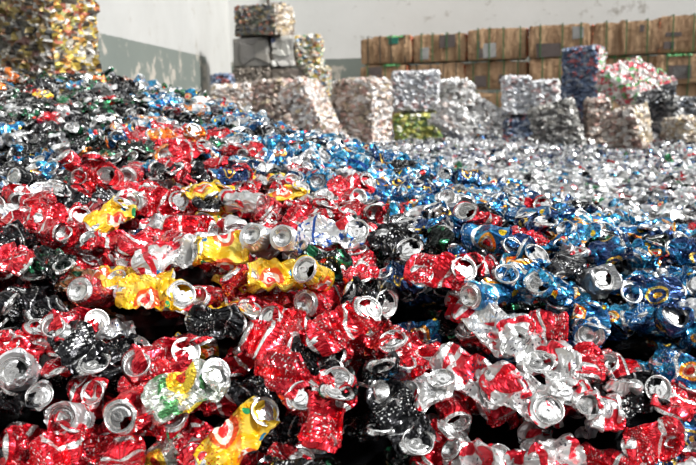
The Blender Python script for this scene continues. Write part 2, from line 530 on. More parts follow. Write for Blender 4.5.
# ---- which prints lie where on the heap (by eye, given as places on its surface)
ZONES = [
    # cx, cy, rx, ry, weight, mix
    (60, 105, 110, 34, 1.1, dict(black=8, green_black=5, silver=2.4, white=1, blue=1.2, sky=1, orange=1.4, red=.8, green=1, copper=.6, yellow=.4)),
    (70, 148, 100, 28, 3.0, dict(black=7, green_black=4, silver=2.2, red=.6, blue=1, orange=.6, copper=.4)),
    (190, 95, 45, 16, 1.3, dict(silver=2, sky=4, blue=3, green=1.4, white=2, black=1)),
    (215, 118, 55, 16, 1.5, dict(sky=5, blue=4, silver=1, white=.8, orange=1.6, black=1.6, red=.4)),
    (190, 150, 50, 20, 2.2, dict(red=8, crimson=4, silver=.6, orange=.5)),
    (130, 185, 75, 22, 2.2, dict(red=9, crimson=5, silver_red=.5)),
    (40, 225, 60, 28, 2.0, dict(red=7, crimson=6, silver=.5)),
    (15, 180, 45, 18, 2.8, dict(silver=3, blue=2, black=3, sky=1, yellow=.3)),
    (215, 205, 45, 18, 1.4, dict(red=4, yellow=3, silver_red=2, black=1, crimson=2)),
    (260, 165, 35, 18, 1.3, dict(black=5, silver=1.6, red=1.5, navy=1, crimson=1)),
    (310, 145, 60, 20, 2.2, dict(sky=6, blue=6, white=.7, silver=.8, navy=1, black=.6)),
    (370, 170, 70, 22, 2.2, dict(blue=6, sky=5, silver=.9, navy=2, white=.5, black=.8)),
    (440, 190, 50, 18, 2.0, dict(blue=5, sky=4, silver=1.2, navy=2.4, white=.5, black=1)),
    (335, 205, 40, 20, 1.6, dict(red=6, crimson=2, navy=1.4, black=1.5, silver=1)),
    (400, 245, 42, 28, 2.6, dict(black=6, navy=2, green_black=2, silver=.8, red=1)),
    (300, 240, 60, 20, .8, dict(silver_blue=3, silver=3, red=2)),
    (500, 245, 50, 22, 1.2, dict(navy=4, black=2, red=2, blue=2, silver=1.5, crimson=1)),
    (600, 280, 110, 48, 2.2, dict(blue=7, navy=5, sky=2.5, black=2.4, silver=.8, red=.7, green_black=.6)),
    (560, 215, 70, 18, 1.6, dict(blue=5, navy=3, sky=2, silver=1.5, black=1)),
    (660, 340, 60, 40, 1.3, dict(blue=4, navy=3, black=3, silver=1.6, red=1, green=.6)),
    (650, 430, 60, 40, 1.2, dict(blue=2.5, silver_red=3, navy=2, black=2, green_black=1, silver=2, red=1.4)),
    (505, 390, 78, 75, 3.0, dict(silver_red=9, red=1.6, silver=1, black=.4)),
    (368, 425, 58, 52, 3.4, dict(black=7, navy=2.4, green_black=2, blue=.6, red=.5)),
    (350, 310, 90, 45, 1.6, dict(red=8, crimson=4, black=1.2, silver=.5, yellow=.3)),
    (430, 285, 35, 20, 1.4, dict(red=6, blue=2, black=1)),
    (230, 290, 70, 26, 1.3, dict(red=6, crimson=2, yellow=2, silver_red=1.4)),
    (120, 340, 100, 40, 1.8, dict(red=6, crimson=5, black=2.4, silver=.7)),
    (20, 285, 34, 42, 3.2, dict(black=7, green_black=2, silver=1.2, crimson=.8)),
    (80, 285, 30, 16, 1.2, dict(copper=5, black=2, crimson=2)),
    (50, 430, 110, 45, 1.5, dict(red=5, crimson=4, black=2.6, silver=1.6, green_black=1, blue=.5)),
    (250, 420, 70, 45, 1.3, dict(yellow=1.2, red=4, crimson=3, grey_green=1.4, blue=1.4, silver=1)),
    (170, 240, 60, 26, 1.3, dict(silver_red=3, red=4, crimson=2, silver=1)),
]
ZC = np.array([z[:5] for z in ZONES])


def pick_design(px, py, rg):
    e = ((px - ZC[:, 0]) / ZC[:, 2]) ** 2 + ((py - ZC[:, 1]) / ZC[:, 3]) ** 2
    w = ZC[:, 4] * np.exp(-e * 1.15) + 1e-9
    z = ZONES[rg.choice(len(ZONES), p=w / w.sum())][5]
    ks = list(z); ws = np.array([z[k] for k in ks], float)
    return ks[rg.choice(len(ks), p=ws / ws.sum())]


# ---- laying the cans down one by one on a height raster, so that they lie on each other
CELL = .0075
GX0, GX1, GY0, GY1 = -3.1, 3.2, .85, 6.4
GNX, GNY = int((GX1 - GX0) / CELL), int((GY1 - GY0) / CELL)
gx = GX0 + (np.arange(GNX) + .5) * CELL
gy = GY0 + (np.arange(GNY) + .5) * CELL
cs = 8
cx_, cy_ = gx[::cs], gy[::cs]
hc = heap(*np.meshgrid(cx_, cy_))
HM = np.zeros((GNY, GNX))
ix = np.clip((gx - cx_[0]) / (CELL * cs), 0, len(cx_) - 1.001); iy = np.clip((gy - cy_[0]) / (CELL * cs), 0, len(cy_) - 1.001)
i0, j0 = ix.astype(int), iy.astype(int); fx, fy = ix - i0, iy - j0
HM = (hc[np.ix_(j0, i0)] * np.outer(1 - fy, 1 - fx) + hc[np.ix_(j0, i0 + 1)] * np.outer(1 - fy, fx) + hc[np.ix_(j0 + 1, i0)] * np.outer(fy, 1 - fx) + hc[np.ix_(j0 + 1, i0 + 1)] * np.outer(fy, fx))
SINK = .13
HM -= SINK
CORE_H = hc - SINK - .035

KI = {k: [i for i, q in enumerate(KINDS) if q == k] for k in 'FSPCDX'}
cans = []   # dict(shape, design, R, t, opened, hero)


def frame(axis, up):
    x = axis / np.linalg.norm(axis)
    z = up - x * (up @ x)
    z /= np.linalg.norm(z)
    return np.stack([x, np.cross(z, x), z], -1)


def axis_rot(v, a):
    return np.array(Matrix.Rotation(a, 3, Vector(v)))


def lay(si, Rm, x, y, sink=6.0, scale=1.0, cap=.02):
    v = (SHAPES[si].reshape(-1, 3) * scale) @ Rm.T
    jx = ((v[:, 0] + x - GX0) / CELL).astype(int); jy = ((v[:, 1] + y - GY0) / CELL).astype(int)
    ok = (jx >= 0) & (jx < GNX) & (jy >= 0) & (jy < GNY)
    if ok.sum() < 50:
        return None
    jx, jy, vz = jx[ok], jy[ok], v[ok, 2]
    h = HM[jy, jx]
    low = vz < np.median(vz)
    gap = (h - vz)[low] if low.sum() > 20 else (h - vz)
    z = np.percentile(gap, 100 - sink)
    z = min(z, heap(np.array([x]), np.array([y]))[0] + cap)
    np.maximum.at(HM, (jy, jx), vz + z)
    return np.array([x, y, z])


def add_can(x, y, kind=None, design=None, si=None, Rm=None, hero=None, scale=1.0, tilt=14, sink=6.0, opened=None, cap=.02, face=0.0):
    rg = rng
    if design is None:
        p = project(np.array([x, y, heap(np.array([x]), np.array([y]))[0]]))
        design = pick_design(p[0], p[1], rg)
    dark = design in ('black', 'green_black')
    if si is None:
        if dark and rg.random() < .85:
            kind = 'F' if rg.random() < .6 else 'X'
        kind = kind or rg.choice(list('FSPCDX'), p=[.36, .10, .17, .07, .02, .28])
        si = KI[kind][rg.integers(len(KI[kind]))]
    if Rm is None:
        n = normal(x, y)
        n = n + np.array([-x, -y, .35]) / math.hypot(x, y) * face * rg.uniform(0, 1.0)
        n /= np.linalg.norm(n)
        a = rg.uniform(0, 2 * PI)
        t = np.array([math.cos(a), math.sin(a), 0])
        Rm = frame(t, n)
        up = 1 if (KINDS[si] in 'FP' and rg.random() < .15) or rg.random() < .42 else -1
        if dark and KINDS[si] == 'F':
            up = -1
        if up < 0:
            Rm = Rm @ np.diag([1, -1, -1])
        q = rg.normal(0, 1, 3); q /= np.linalg.norm(q)
        Rm = axis_rot(q, math.radians(abs(rg.normal(0, tilt)))) @ Rm
        if rg.random() < .10:
            Rm = axis_rot(Rm[:, 1], math.radians(rg.uniform(35, 65)) * rg.choice([-1, 1])) @ Rm
    t = lay(si, Rm, x, y, sink, scale, cap)
    if t is None:
        return None
    c = dict(si=si, design=design, R=Rm, t=t, opened=(rg.random() < .6 if opened is None else opened), hero=hero, scale=scale, shift=rg.random())
    cans.append(c)
    return c


def poisson(xr, yr, r, keep, rg, tries):
    out = []
    cell = r / 1.4142
    grid = {}
    for _ in range(tries):
        x, y = rg.uniform(*xr), rg.uniform(*yr)
        if not keep(x, y):
            continue
        i, j = int(x / cell + 1000), int(y / cell + 1000)
        bad = False
        for di in (-2, -1, 0, 1, 2):
            for dj in (-2, -1, 0, 1, 2):
                p = grid.get((i + di, j + dj))
                if p and (p[0] - x) ** 2 + (p[1] - y) ** 2 < r * r:
                    bad = True
        if not bad:
            grid[(i, j)] = (x, y)
            out.append((x, y))
    return out


def on_heap(x, y):
    return abs(x) < .47 * y + (.75 if x > 0 else .5) and (y < 1.9 or heap(np.array([x]), np.array([y]))[0] > FZ + .015)


def in_left_block(x, y):
    return (x < -1.30 and y > 4.75) or x < -2.85


# hero cans: pixel x, y, image angle of the long axis, kind, print, hand-written label, scale, flip
HEROES = []
exec_heroes = [
    (112, 216, 32, 'S', 'yellow', 'flattened yellow can with a red and white oval, lying diagonally on red cans', 1.14, 0, 1),
    (155, 297, -14, 'S', 'yellow', 'crumpled yellow can with red print among red cans below the diagonal yellow can', 1.15, 0, 1),
    (262, 248, 10, 'D', 'silver', 'silver can showing its round concave base, left of the silver can with blue dots', 1.0, 150, 1),
    (293, 252, -5, 'D', 'silver_blue', 'blue-dotted silver can with its round base facing the viewer, right of the plain silver base', 1.0, 150, 1),
    (332, 240, -6, 'F', 'silver_blue', 'flattened white-silver can with blue dots and a red seal', 1.18, 0, 1),
    (314, 282, 0, 'D', 'yellow', 'dented yellow can with its open silver end turned to the viewer, under the silver cans', 1.0, 180, 1),
    (222, 258, 178, 'P', 'yellow', 'yellow and red can, its silver end toward the left, left of the silver base', 1.0, 0, 1),
    (215, 188, 25, 'P', 'yellow', 'yellow can with a bare end, high among the red cans', 1.0, 0, 1),
    (478, 222, 20, 'P', 'red', 'red can with round silver end facing the viewer, upper one of a pair', 1.0, 180, 1),
    (482, 252, 10, 'P', 'red', 'red can with round silver end facing the viewer, lower one of a pair', 1.0, 180, 1),
    (535, 225, -40, 'F', 'navy', 'dark can with a silver open end, standing up beside the pair of red cans', 1.05, 0, 1),
    (345, 335, 25, 'F', 'red', 'large flattened bright red can with white script, in the middle of the foreground', 1.25, 0, 1),
    (270, 345, 170, 'P', 'red', 'red can with its round silver base facing the viewer, left of the large red can', 1.0, 0, 1),
    (210, 375, 120, 'C', 'silver', 'squashed plain silver can, standing above the grey-green can with a yellow oval', 1.0, 0, 1),
    (188, 400, 15, 'S', 'grey_green', 'flattened pale grey-green can with a yellow oval emblem', 1.18, 0, 1),
    (238, 425, 40, 'F', 'yellow', 'flattened yellow and orange can in the near foreground, below the grey-green can', 1.15, 0, 1),
    (490, 312, -35, 'S', 'silver_red', 'crumpled pale silver can with a small red print, above the big silver and red cans', 1.22, 0, 1),
    (470, 365, -30, 'F', 'silver_red', 'big flattened silver can with red patches and a lid on top', 1.3, 0, 1),
    (520, 405, -28, 'S', 'silver_red', 'largest flattened silver can with red edges, nearest the bottom of the frame', 1.4, 0, 1),
    (525, 350, -60, 'F', 'silver_red', 'flattened silver and red can directly behind the largest silver can', 1.15, 0, 1),
    (560, 385, -70, 'F', 'silver_red', 'long narrow silver and red can on the right flank of the big silver cans', 1.2, 0, 1),
    (548, 290, 15, 'P', 'blue', 'blue can with an orange emblem, its silver end facing the viewer', 1.1, 180, 1),
    (520, 275, 40, 'F', 'blue', 'flattened blue can with an orange and white emblem, behind the silver and red can', 1.1, 0, 1),
    (590, 315, 90, 'P', 'blue', 'blue can with its pull-tab lid facing up, right of the silver and red cans', 1.0, 0, 1),
    (672, 322, 90, 'C', 'navy', 'squashed dark can with a dented round silver end facing the viewer', 1.0, 0, 1),
    (620, 345, 0, 'P', 'red', 'red can with a broad silver end, alone among blue cans on the right', 1.0, 180, 1),
    (600, 420, 0, 'P', 'silver_red', 'silver and red can with an open end toward the viewer, right foreground', 1.0, 180, 1),
    (352, 196, 12, 'F', 'red', 'flattened red can with white print, above the silver can with blue dots', 1.15, 0, 1),
    (440, 280, -5, 'S', 'red', 'flat red can with white print, lying level beside the pale silver can', 1.15, 0, 1),
    (395, 250, -35, 'F', 'black', 'crumpled black can with silver print, right of the silver can with blue dots', 1.15, 0, 1),
    (370, 290, -20, 'P', 'black', 'crumpled black can lying beside the dented yellow can', 1.1, 0, 1),
    (195, 140, 80, 'S', 'orange', 'orange can standing upright behind the red cans', 1.1, 45, 1),
    (140, 178, 20, 'F', 'red', 'broad flattened red can with silver ends, high on the red part of the heap', 1.3, 0, 1),
    (190, 155, 10, 'F', 'red', 'flattened red can at the top edge of the red part, below the orange can', 1.15, 0, 1),
    (110, 185, 60, 'C', 'red', 'squashed red can with round silver end facing the viewer, left of broad red can', 1.0, 180, 1),
    (60, 215, -5, 'F', 'red', 'long flattened red can at the left, behind the diagonal yellow can', 1.3, 0, 1),
    (25, 335, 40, 'F', 'red', 'flattened red can at the left edge of the frame, over black cans', 1.2, 0, 1),
    (80, 345, -60, 'F', 'black', 'crumpled glossy black can right of the red can at the left edge', 1.25, 0, 1),
    (20, 385, 80, 'C', 'silver', 'squashed silver can with round end, near the lower left corner', 1.05, 180, 1),
    (70, 405, 5, 'C', 'silver', 'small silver can end lying flat below the glossy black can', 1.0, 90, 1),
    (60, 445, 50, 'F', 'red', 'flattened dull red can in the lower left corner', 1.25, 0, 1),
    (330, 425, 70, 'F', 'red', 'flattened red can standing on edge in the near foreground', 1.25, 0, 1),
    (400, 425, -60, 'F', 'black', 'crumpled black can with blue print left of the big silver cans', 1.3, 0, 1),
    (175, 262, 10, 'F', 'silver_red', 'flattened silver and red can below the diagonal yellow can', 1.2, 0, 1),
    (162, 350, 10, 'F', 'crimson', 'dark red can with a fold across it, below the crumpled yellow can', 1.1, 0, 1),
    (288, 385, -55, 'F', 'crimson', 'long folded crimson can between the grey-green can and the black cans', 1.3, 0, 1),
    (150, 215, 10, 'C', 'blue', 'small bright blue can with a silver end, right of the diagonal yellow can', .95, 0, 1),
    (680, 260, -20, 'P', 'blue', 'blue can with a large silver end at the right edge of the frame', 1.05, 0, 1),
    (600, 262, 150, 'C', 'silver', 'silver can with broad round end, in the gap between blue cans', 1.05, 0, 1),
    (65, 160, -30, 'P', 'black', 'black can with silver end in the dark part of the heap', 1.1, 0, 1),
    (82, 152, 95, 'C', 'copper', 'copper brown can with its open end facing the viewer', 1.0, 180, 1),
    (283, 147, 30, 'C', 'sky', 'light blue can with an orange and red emblem, beyond the red cans', 1.0, 0, 1),
]

# three layers: two buried, one on top with the hand-placed cans
layers = []
for li in range(2):
    for (x, y) in poisson((-3.1, 3.1), (.90, 6.2), .076, lambda x, y: on_heap(x, y) and not in_left_block(x, y), rng, 40000):
        add_can(x, y, tilt=22, sink=10, scale=.92, cap=-.055 + .03 * li)
hero_pts = []
for h in exec_heroes:
    hero_pts.append(hit(h[0], h[1] + (12 if h[1] > 200 else 5)))
hp = np.array(hero_pts)


def free_of_heroes(x, y):
    if not on_heap(x, y) or in_left_block(x, y):
        return False
    d = np.sqrt(((hp[:, 0] - x) ** 2 + (hp[:, 1] - y) ** 2))
    return d.min() > (.066 if y < 2.2 else .085)


top = poisson((-3.1, 3.1), (.90, 6.2), .070, free_of_heroes, rng, 60000)
for (x, y) in top:
    add_can(x, y, tilt=20, sink=7, cap=.012, face=1.3, scale=rng.uniform(.84, 1.0))
for h, p in zip(exec_heroes, hero_pts):
    px, py, ang, kind, des, lab, sc, endturn, _ = h
    if kind in 'FS' and sc >= 1.14:
        kind, sc = 'X', 1.06
    n = normal(p[0], p[1])
    view = p - EYE; dist = np.linalg.norm(view); view /= dist
    Rv = np.cross(np.array([view[0], view[1], 0]) / np.hypot(view[0], view[1]), [0, 0, 1])
    Uv = np.cross(n, Rv); Uv /= np.linalg.norm(Uv)
    if Uv[1] < 0:
        Uv = -Uv
    k = max(.35, abs(n @ view))
    a = math.radians(ang)
    ax = math.cos(a) * Rv + math.sin(a) / k * Uv
    n2 = n - view * .8     # turned a little toward the viewer
    Rm = frame(ax, n2 / np.linalg.norm(n2))
    ids = KI[kind]
    si = ids[(px * 7 + py * 13) % len(ids)]
    if kind == 'D' or kind == 'C' or (kind == 'P' and endturn):
        # a can end (lid or base) looks at the viewer
        s = 1 if endturn != 150 else -1
        tgt = -view + .35 * n + .45 * (math.cos(a) * -Rv)
        tgt /= np.linalg.norm(tgt)
        if kind == 'P':
            tgt = -view + .3 * n + .8 * (math.cos(a) * -Rv); tgt /= np.linalg.norm(tgt)
        Rm = frame(s * tgt, n)
    if endturn == 45:      # stands on its end
        Rm = frame(np.array([.12, .1, 1.0]), -view)
    add_can(p[0], p[1], si=si, Rm=Rm, design=des, hero=lab, scale=sc * .93, sink=14, opened=(endturn != 90), cap=.04 if dist < 2.3 else (.13 if endturn == 45 else .085))
print('cans on the heap', len(cans), 'top above target', np.median((HM + SINK)[::40, ::40] - 0), )

# ------------------------------------------------------------------ which can shows where
SW, SH = W // 3, H // 3
allp, allid = [], []
for ci, c in enumerate(cans):
    d = np.linalg.norm(c['t'] - EYE)
    stride = 1 if d < 2.6 else 2
    parts = shape_parts(c['si'], c['opened'], stride)
    c['parts'] = parts
    for pi, k in enumerate(('body', 'lid', 'base')):
        v = parts[k][0]
        if k == 'body':
            nr, nc = parts[k][1]
            g = v.reshape(nr, nc, 3)
            mid = (g[:-1] + g[1:]) / 2
            mid2 = (mid + np.roll(mid, -1, 1)) / 2
            v = np.concatenate([v, mid2.reshape(-1, 3)])
        w = (v * c['scale']) @ c['R'].T + c['t']
        allp.append(w); allid.append(np.full(len(w), ci * 3 + pi))
allp = np.concatenate(allp); allid = np.concatenate(allid)
pr = project(allp)
ok = (pr[:, 0] >= 0) & (pr[:, 0] < SW * 3) & (pr[:, 1] >= 0) & (pr[:, 1] < SH * 3)
pr, allid = pr[ok], allid[ok]
cell = (pr[:, 1] / 3).astype(int) * SW + (pr[:, 0] / 3).astype(int)
order = np.lexsort((pr[:, 2], cell))
cell, allid = cell[order], allid[order]
first = np.concatenate([[True], cell[1:] != cell[:-1]])
vis_cell, vis_id = cell[first], allid[first]
cnt = np.bincount(vis_id, minlength=len(cans) * 3).reshape(-1, 3)
sx_ = np.bincount(vis_id // 3, weights=(vis_cell % SW) * 3 + 1.5, minlength=len(cans))
sy_ = np.bincount(vis_id // 3, weights=(vis_cell // SW) * 3 + 1.5, minlength=len(cans))
tot = cnt.sum(1)
for ci, c in enumerate(cans):
    c['seen'] = int(tot[ci]); c['pv'] = cnt[ci]
    c['px'] = (sx_[ci] / max(tot[ci], 1), sy_[ci] / max(tot[ci], 1))
rank = sorted(range(len(cans)), key=lambda i: -(cans[i]['seen'] + (1e6 if cans[i]['hero'] else 0)))
N_IND = 300
indiv = [i for i in rank[:N_IND] if cans[i]['seen'] >= 3]
print('single cans', len(indiv), 'smallest', cans[indiv[-1]]['seen'])
isind = set(indiv)


# ------------------------------------------------------------------ mesh building
def np_mesh(name, verts, quads, tris, qmat, tmat, quv=None, tuv=None, shift=None, mats=(), smooth=None):
    me = bpy.data.meshes.new(name)
    nq, ntr = len(quads), len(tris)
    me.vertices.add(len(verts))
    me.vertices.foreach_set('co', np.asarray(verts, np.float32).ravel())
    me.loops.add(nq * 4 + ntr * 3)
    me.loops.foreach_set('vertex_index', np.concatenate([np.asarray(quads, np.int32).ravel(), np.asarray(tris, np.int32).ravel()]).astype(np.int32))
    me.polygons.add(nq + ntr)
    ls = np.concatenate([np.arange(nq) * 4, nq * 4 + np.arange(ntr) * 3]).astype(np.int32)
    me.polygons.foreach_set('loop_start', ls)
    for m in mats:
        me.materials.append(m)
    me.polygons.foreach_set('material_index', np.concatenate([qmat, tmat]).astype(np.int32))
    if smooth is not None:
        me.polygons.foreach_set('use_smooth', np.full(nq + ntr, bool(smooth)))
    if quv is not None:
        lay_ = me.uv_layers.new(name='UVMap')
        lay_.data.foreach_set('uv', np.concatenate([np.asarray(quv, np.float32).ravel(), np.asarray(tuv, np.float32).ravel()]))
    if shift is not None:
        a = me.attributes.new('shift', 'FLOAT', 'FACE')
        a.data.foreach_set('value', np.asarray(shift, np.float32))
    me.update(calc_edges=True)
    me.validate()
    return me


def body_topology(nr, nc, rows):
    i, j = np.meshgrid(np.arange(nr - 1), np.arange(nc), indexing='ij')
    i, j = i.ravel(), j.ravel()
    j1 = (j + 1) % nc
    q = np.stack([(i + 1) * nc + j, (i + 1) * nc + j1, i * nc + j1, i * nc + j], -1)
    v = rows_v[rows]
    uv = np.stack([np.stack([j / nc, v[i + 1]], -1), np.stack([(j + 1) / nc, v[i + 1]], -1), np.stack([(j + 1) / nc, v[i]], -1), np.stack([j / nc, v[i]], -1)], 1)
    return q, uv


TOPO = {}


def get_topo(nr, nc, rows):
    k = (nr, nc)
    if k not in TOPO:
        TOPO[k] = body_topology(nr, nc, rows)
    return TOPO[k]


def split_faces(fs):
    q = np.array([f for f in fs if len(f) == 4], np.int64).reshape(-1, 4)
    t = np.array([f for f in fs if len(f) == 3], np.int64).reshape(-1, 3)
    return q, t


SPL = {}
for nm, g in (('open', LID_OPEN), ('shut', LID_SHUT), ('base', BASE), ('tab', TAB)):
    SPL[nm] = split_faces(g[1])


class Acc:
    def __init__(s):
        s.v, s.q, s.t, s.qm, s.tm, s.quv, s.qs, s.ts, s.n = [], [], [], [], [], [], [], [], 0

    def add(s, v, q, t, m, uv=None, shift=0.0):
        s.v.append(v)
        s.q.append(q + s.n); s.t.append(t + s.n)
        s.qm.append(np.full(len(q), m)); s.tm.append(np.full(len(t), m))
        s.quv.append(uv if uv is not None else np.full((len(q), 4, 2), .5))
        s.qs.append(np.full(len(q), shift)); s.ts.append(np.full(len(t), shift))
        s.n += len(v)

    def mesh(s, name, mats, smooth=False):
        q = np.concatenate(s.q); t = np.concatenate(s.t)
        return np_mesh(name, np.concatenate(s.v), q, t, np.concatenate(s.qm), np.concatenate(s.tm), np.concatenate(s.quv), np.full((len(t), 3, 2), .5),
                       np.concatenate(s.qs + s.ts), mats, smooth)


def add_can_geo(acc, c, which, xf, compact=None):
    parts = c['parts']
    for k in which:
        v = xf(parts[k][0])
        if k == 'body':
            nr, nc = parts[k][1]
            q, uv = get_topo(nr, nc, parts[k][2])
            acc.add(v, q, np.zeros((0, 3), int), DIDX[c['design']] if compact is None else compact['body'], uv, c['shift'])
        else:
            q, t = SPL[{'lid': 'open' if c['opened'] else 'shut', 'base': 'base', 'pull_tab': 'tab'}[k]]
            acc.add(v, q, t, (I_TAB if k == 'pull_tab' else I_LID) if compact is None else compact[k])


def link(name, me, parent=None):
    o = bpy.data.objects.new(name, me)
    C.objects.link(o)
    if parent is not None:
        o.parent = parent
    return o


def tag(o, label=None, cat=None, group=None, kind=None):
    for k, v in (('label', label), ('category', cat), ('group', group), ('kind', kind)):
        if v:
            o[k] = v
    return o


def part_smooth(me):
    me.polygons.foreach_set('use_smooth', np.ones(len(me.polygons), bool))


# ------------------------------------------------------------------ labels of the single cans
CNAME = dict(red='red', crimson='dark red', yellow='yellow', blue='blue', sky='light blue', navy='navy', black='black', green_black='greenish black',
             silver_red='silver-red', silver_blue='silver-blue', silver='silver', white='white', grey_green='grey-green', green='green', orange='orange', copper='copper brown')
FORM = dict(F='flattened', X='flat', S='flat', P='pinched', C='squashed', D='dented')
LAND = [(112, 232, 'diagonal yellow can'), (155, 297, 'crumpled yellow can'), (330, 240, 'blue-dotted silver can'), (314, 282, 'dented yellow can'),
        (345, 335, 'large red can'), (188, 400, 'grey-green can'), (238, 425, 'nearest yellow can'), (490, 312, 'pale silver can'), (520, 405, 'largest silver can'),
        (480, 238, 'pair of red cans'), (590, 315, 'pull-tab blue can'), (600, 420, 'open silver-red can'), (395, 250, 'crumpled black can'), (195, 140, 'upright orange can'),
        (140, 178, 'broad red can'), (82, 152, 'open copper can'), (80, 345, 'glossy black can'), (20, 385, 'lower left silver can'), (283, 147, 'light blue emblem can'),
        (672, 322, 'dented dark can'), (400, 425, 'blue-printed black can'), (680, 260, 'right-edge blue can'), (215, 188, 'high yellow can'), (440, 280, 'level red can')]
ORD = ['nearest', 'second', 'third', 'fourth', 'fifth', 'sixth', 'seventh', 'eighth', 'ninth', 'tenth', 'eleventh', 'twelfth']
todo = {}
for i in indiv:
    c = cans[i]
    if c['hero']:
        c['label'] = c['hero']   # still takes its place in the counting below
    x, y = c['px']
    k = min(range(len(LAND)), key=lambda q: ((LAND[q][0] - x) / 1.25) ** 2 + (LAND[q][1] - y) ** 2)
    dx, dy = (x - LAND[k][0]), (y - LAND[k][1]) * 1.25
    dr = ('right of' if dx > 0 else 'left of') if abs(dx) > abs(dy) else ('in front of' if dy > 0 else 'behind')
    todo.setdefault((k, dr, c['design']), []).append((dx * dx + dy * dy, i))
for (k, dr, des), lst in todo.items():
    lst.sort()
    for r, (_, i) in enumerate(lst):
        c = cans[i]
        if c['hero']:
            continue
        form = FORM[KINDS[c['si']]]
        col = CNAME[des]
        end = ''
        if c['pv'][1] >= 4 and c['pv'][1] >= c['pv'][2]:
            end = ' with lid showing'
        elif c['pv'][2] >= 4:
            end = ' with silver base showing'
        if len(lst) == 1:
            c['label'] = f'{form} {col} can{end}, the {col} one {dr} the {LAND[k][2]}'
        else:
            o = ORD[min(r, 11)]
            c['label'] = f'{form} {col} can{end}, {o} {col} one {dr} the {LAND[k][2]}'
        if len(c['label'].replace('-', ' ').split()) > 16:
            c['label'] = c['label'].replace(end + ',', ',')
        if len(c['label'].replace('-', ' ').split()) > 16:
            c['label'] = c['label'].replace(form + ' ', '', 1)

# ------------------------------------------------------------------ build the single cans
ZERO3 = np.zeros((0, 3), int)
for i in indiv:
    c = cans[i]
    e = bpy.data.objects.new('crushed_can', None)
    C.objects.link(e)
    e.empty_display_size = .02
    M4 = np.eye(4); M4[:3, :3] = c['R']; M4[:3, 3] = c['t']
    e.matrix_world = Matrix(M4.tolist())
    tag(e, c['label'], 'can', 'crushed cans on the heap')
    sc = c['scale']
    near = np.linalg.norm(c['t'] - EYE) < 2.6
    c['parts'] = shape_parts(c['si'], c['opened'], 1 if near else 1)
    sep = [k for k, n in (('lid', c['pv'][1]), ('base', c['pv'][2])) if n >= 2]
    a = Acc()
    which = ['body'] + [k for k in ('lid', 'base') if k not in sep] + ([] if 'lid' in sep else ['pull_tab'])
    add_can_geo(a, c, which, lambda v: v * sc, dict(body=0, lid=1, base=1, pull_tab=1))
    me = a.mesh('can_body', [DES[c['design']], M_LID], False)
    bo = link('body', me, e)
    for k in sep:
        a = Acc()
        add_can_geo(a, c, [k], lambda v: v * sc, dict(body=0, lid=0, base=0, pull_tab=0))
        me = a.mesh('can_' + k, [M_LID], True)
        lo = link(k, me, e)
        lo['label'] = 'bare silver ' + ('lid' if k == 'lid' else 'domed base')
        if k == 'lid':
            a = Acc()
            add_can_geo(a, c, ['pull_tab'], lambda v: v * sc, dict(pull_tab=0, body=0, lid=0, base=0))
            link('pull_tab', a.mesh('can_pull_tab', [M_TAB], False), lo)

# ------------------------------------------------------------------ bales
def bale_mat(name, cols, metallic=.35, rough=.38):
    m, nt, b = new_mat(name)
    a = nt.nodes.new('ShaderNodeAttribute'); a.attribute_name = 'chip'
    r = nt.nodes.new('ShaderNodeValToRGB')
    r.color_ramp.interpolation = 'CONSTANT'
    el = r.color_ramp.elements
    n = len(cols)
    while len(el) < n:
        el.new(.5)
    for i, c in enumerate(cols):
        el[i].position = i / n
    for i, c in enumerate(cols):
        el[i].color = (*c, 1)
    nt.links.new(a.outputs['Fac'], r.inputs[0])
    tc = nt.nodes.new('ShaderNodeTexCoord')
    nz = noise(nt, tc.outputs['Object'], 38.0, 3.0, .6)
    col = mixc(nt, step(nt, nz, .3, .7), r.outputs[0], (.30, .29, .27))
    col = mixc(nt, .65, col, r.outputs[0])
    nt.links.new(col, b.inputs['Base Color'])
    b.inputs['Metallic'].default_value = metallic
    b.inputs['Roughness'].default_value = rough
    bump(nt, b, nz, .5, .02)
    return m


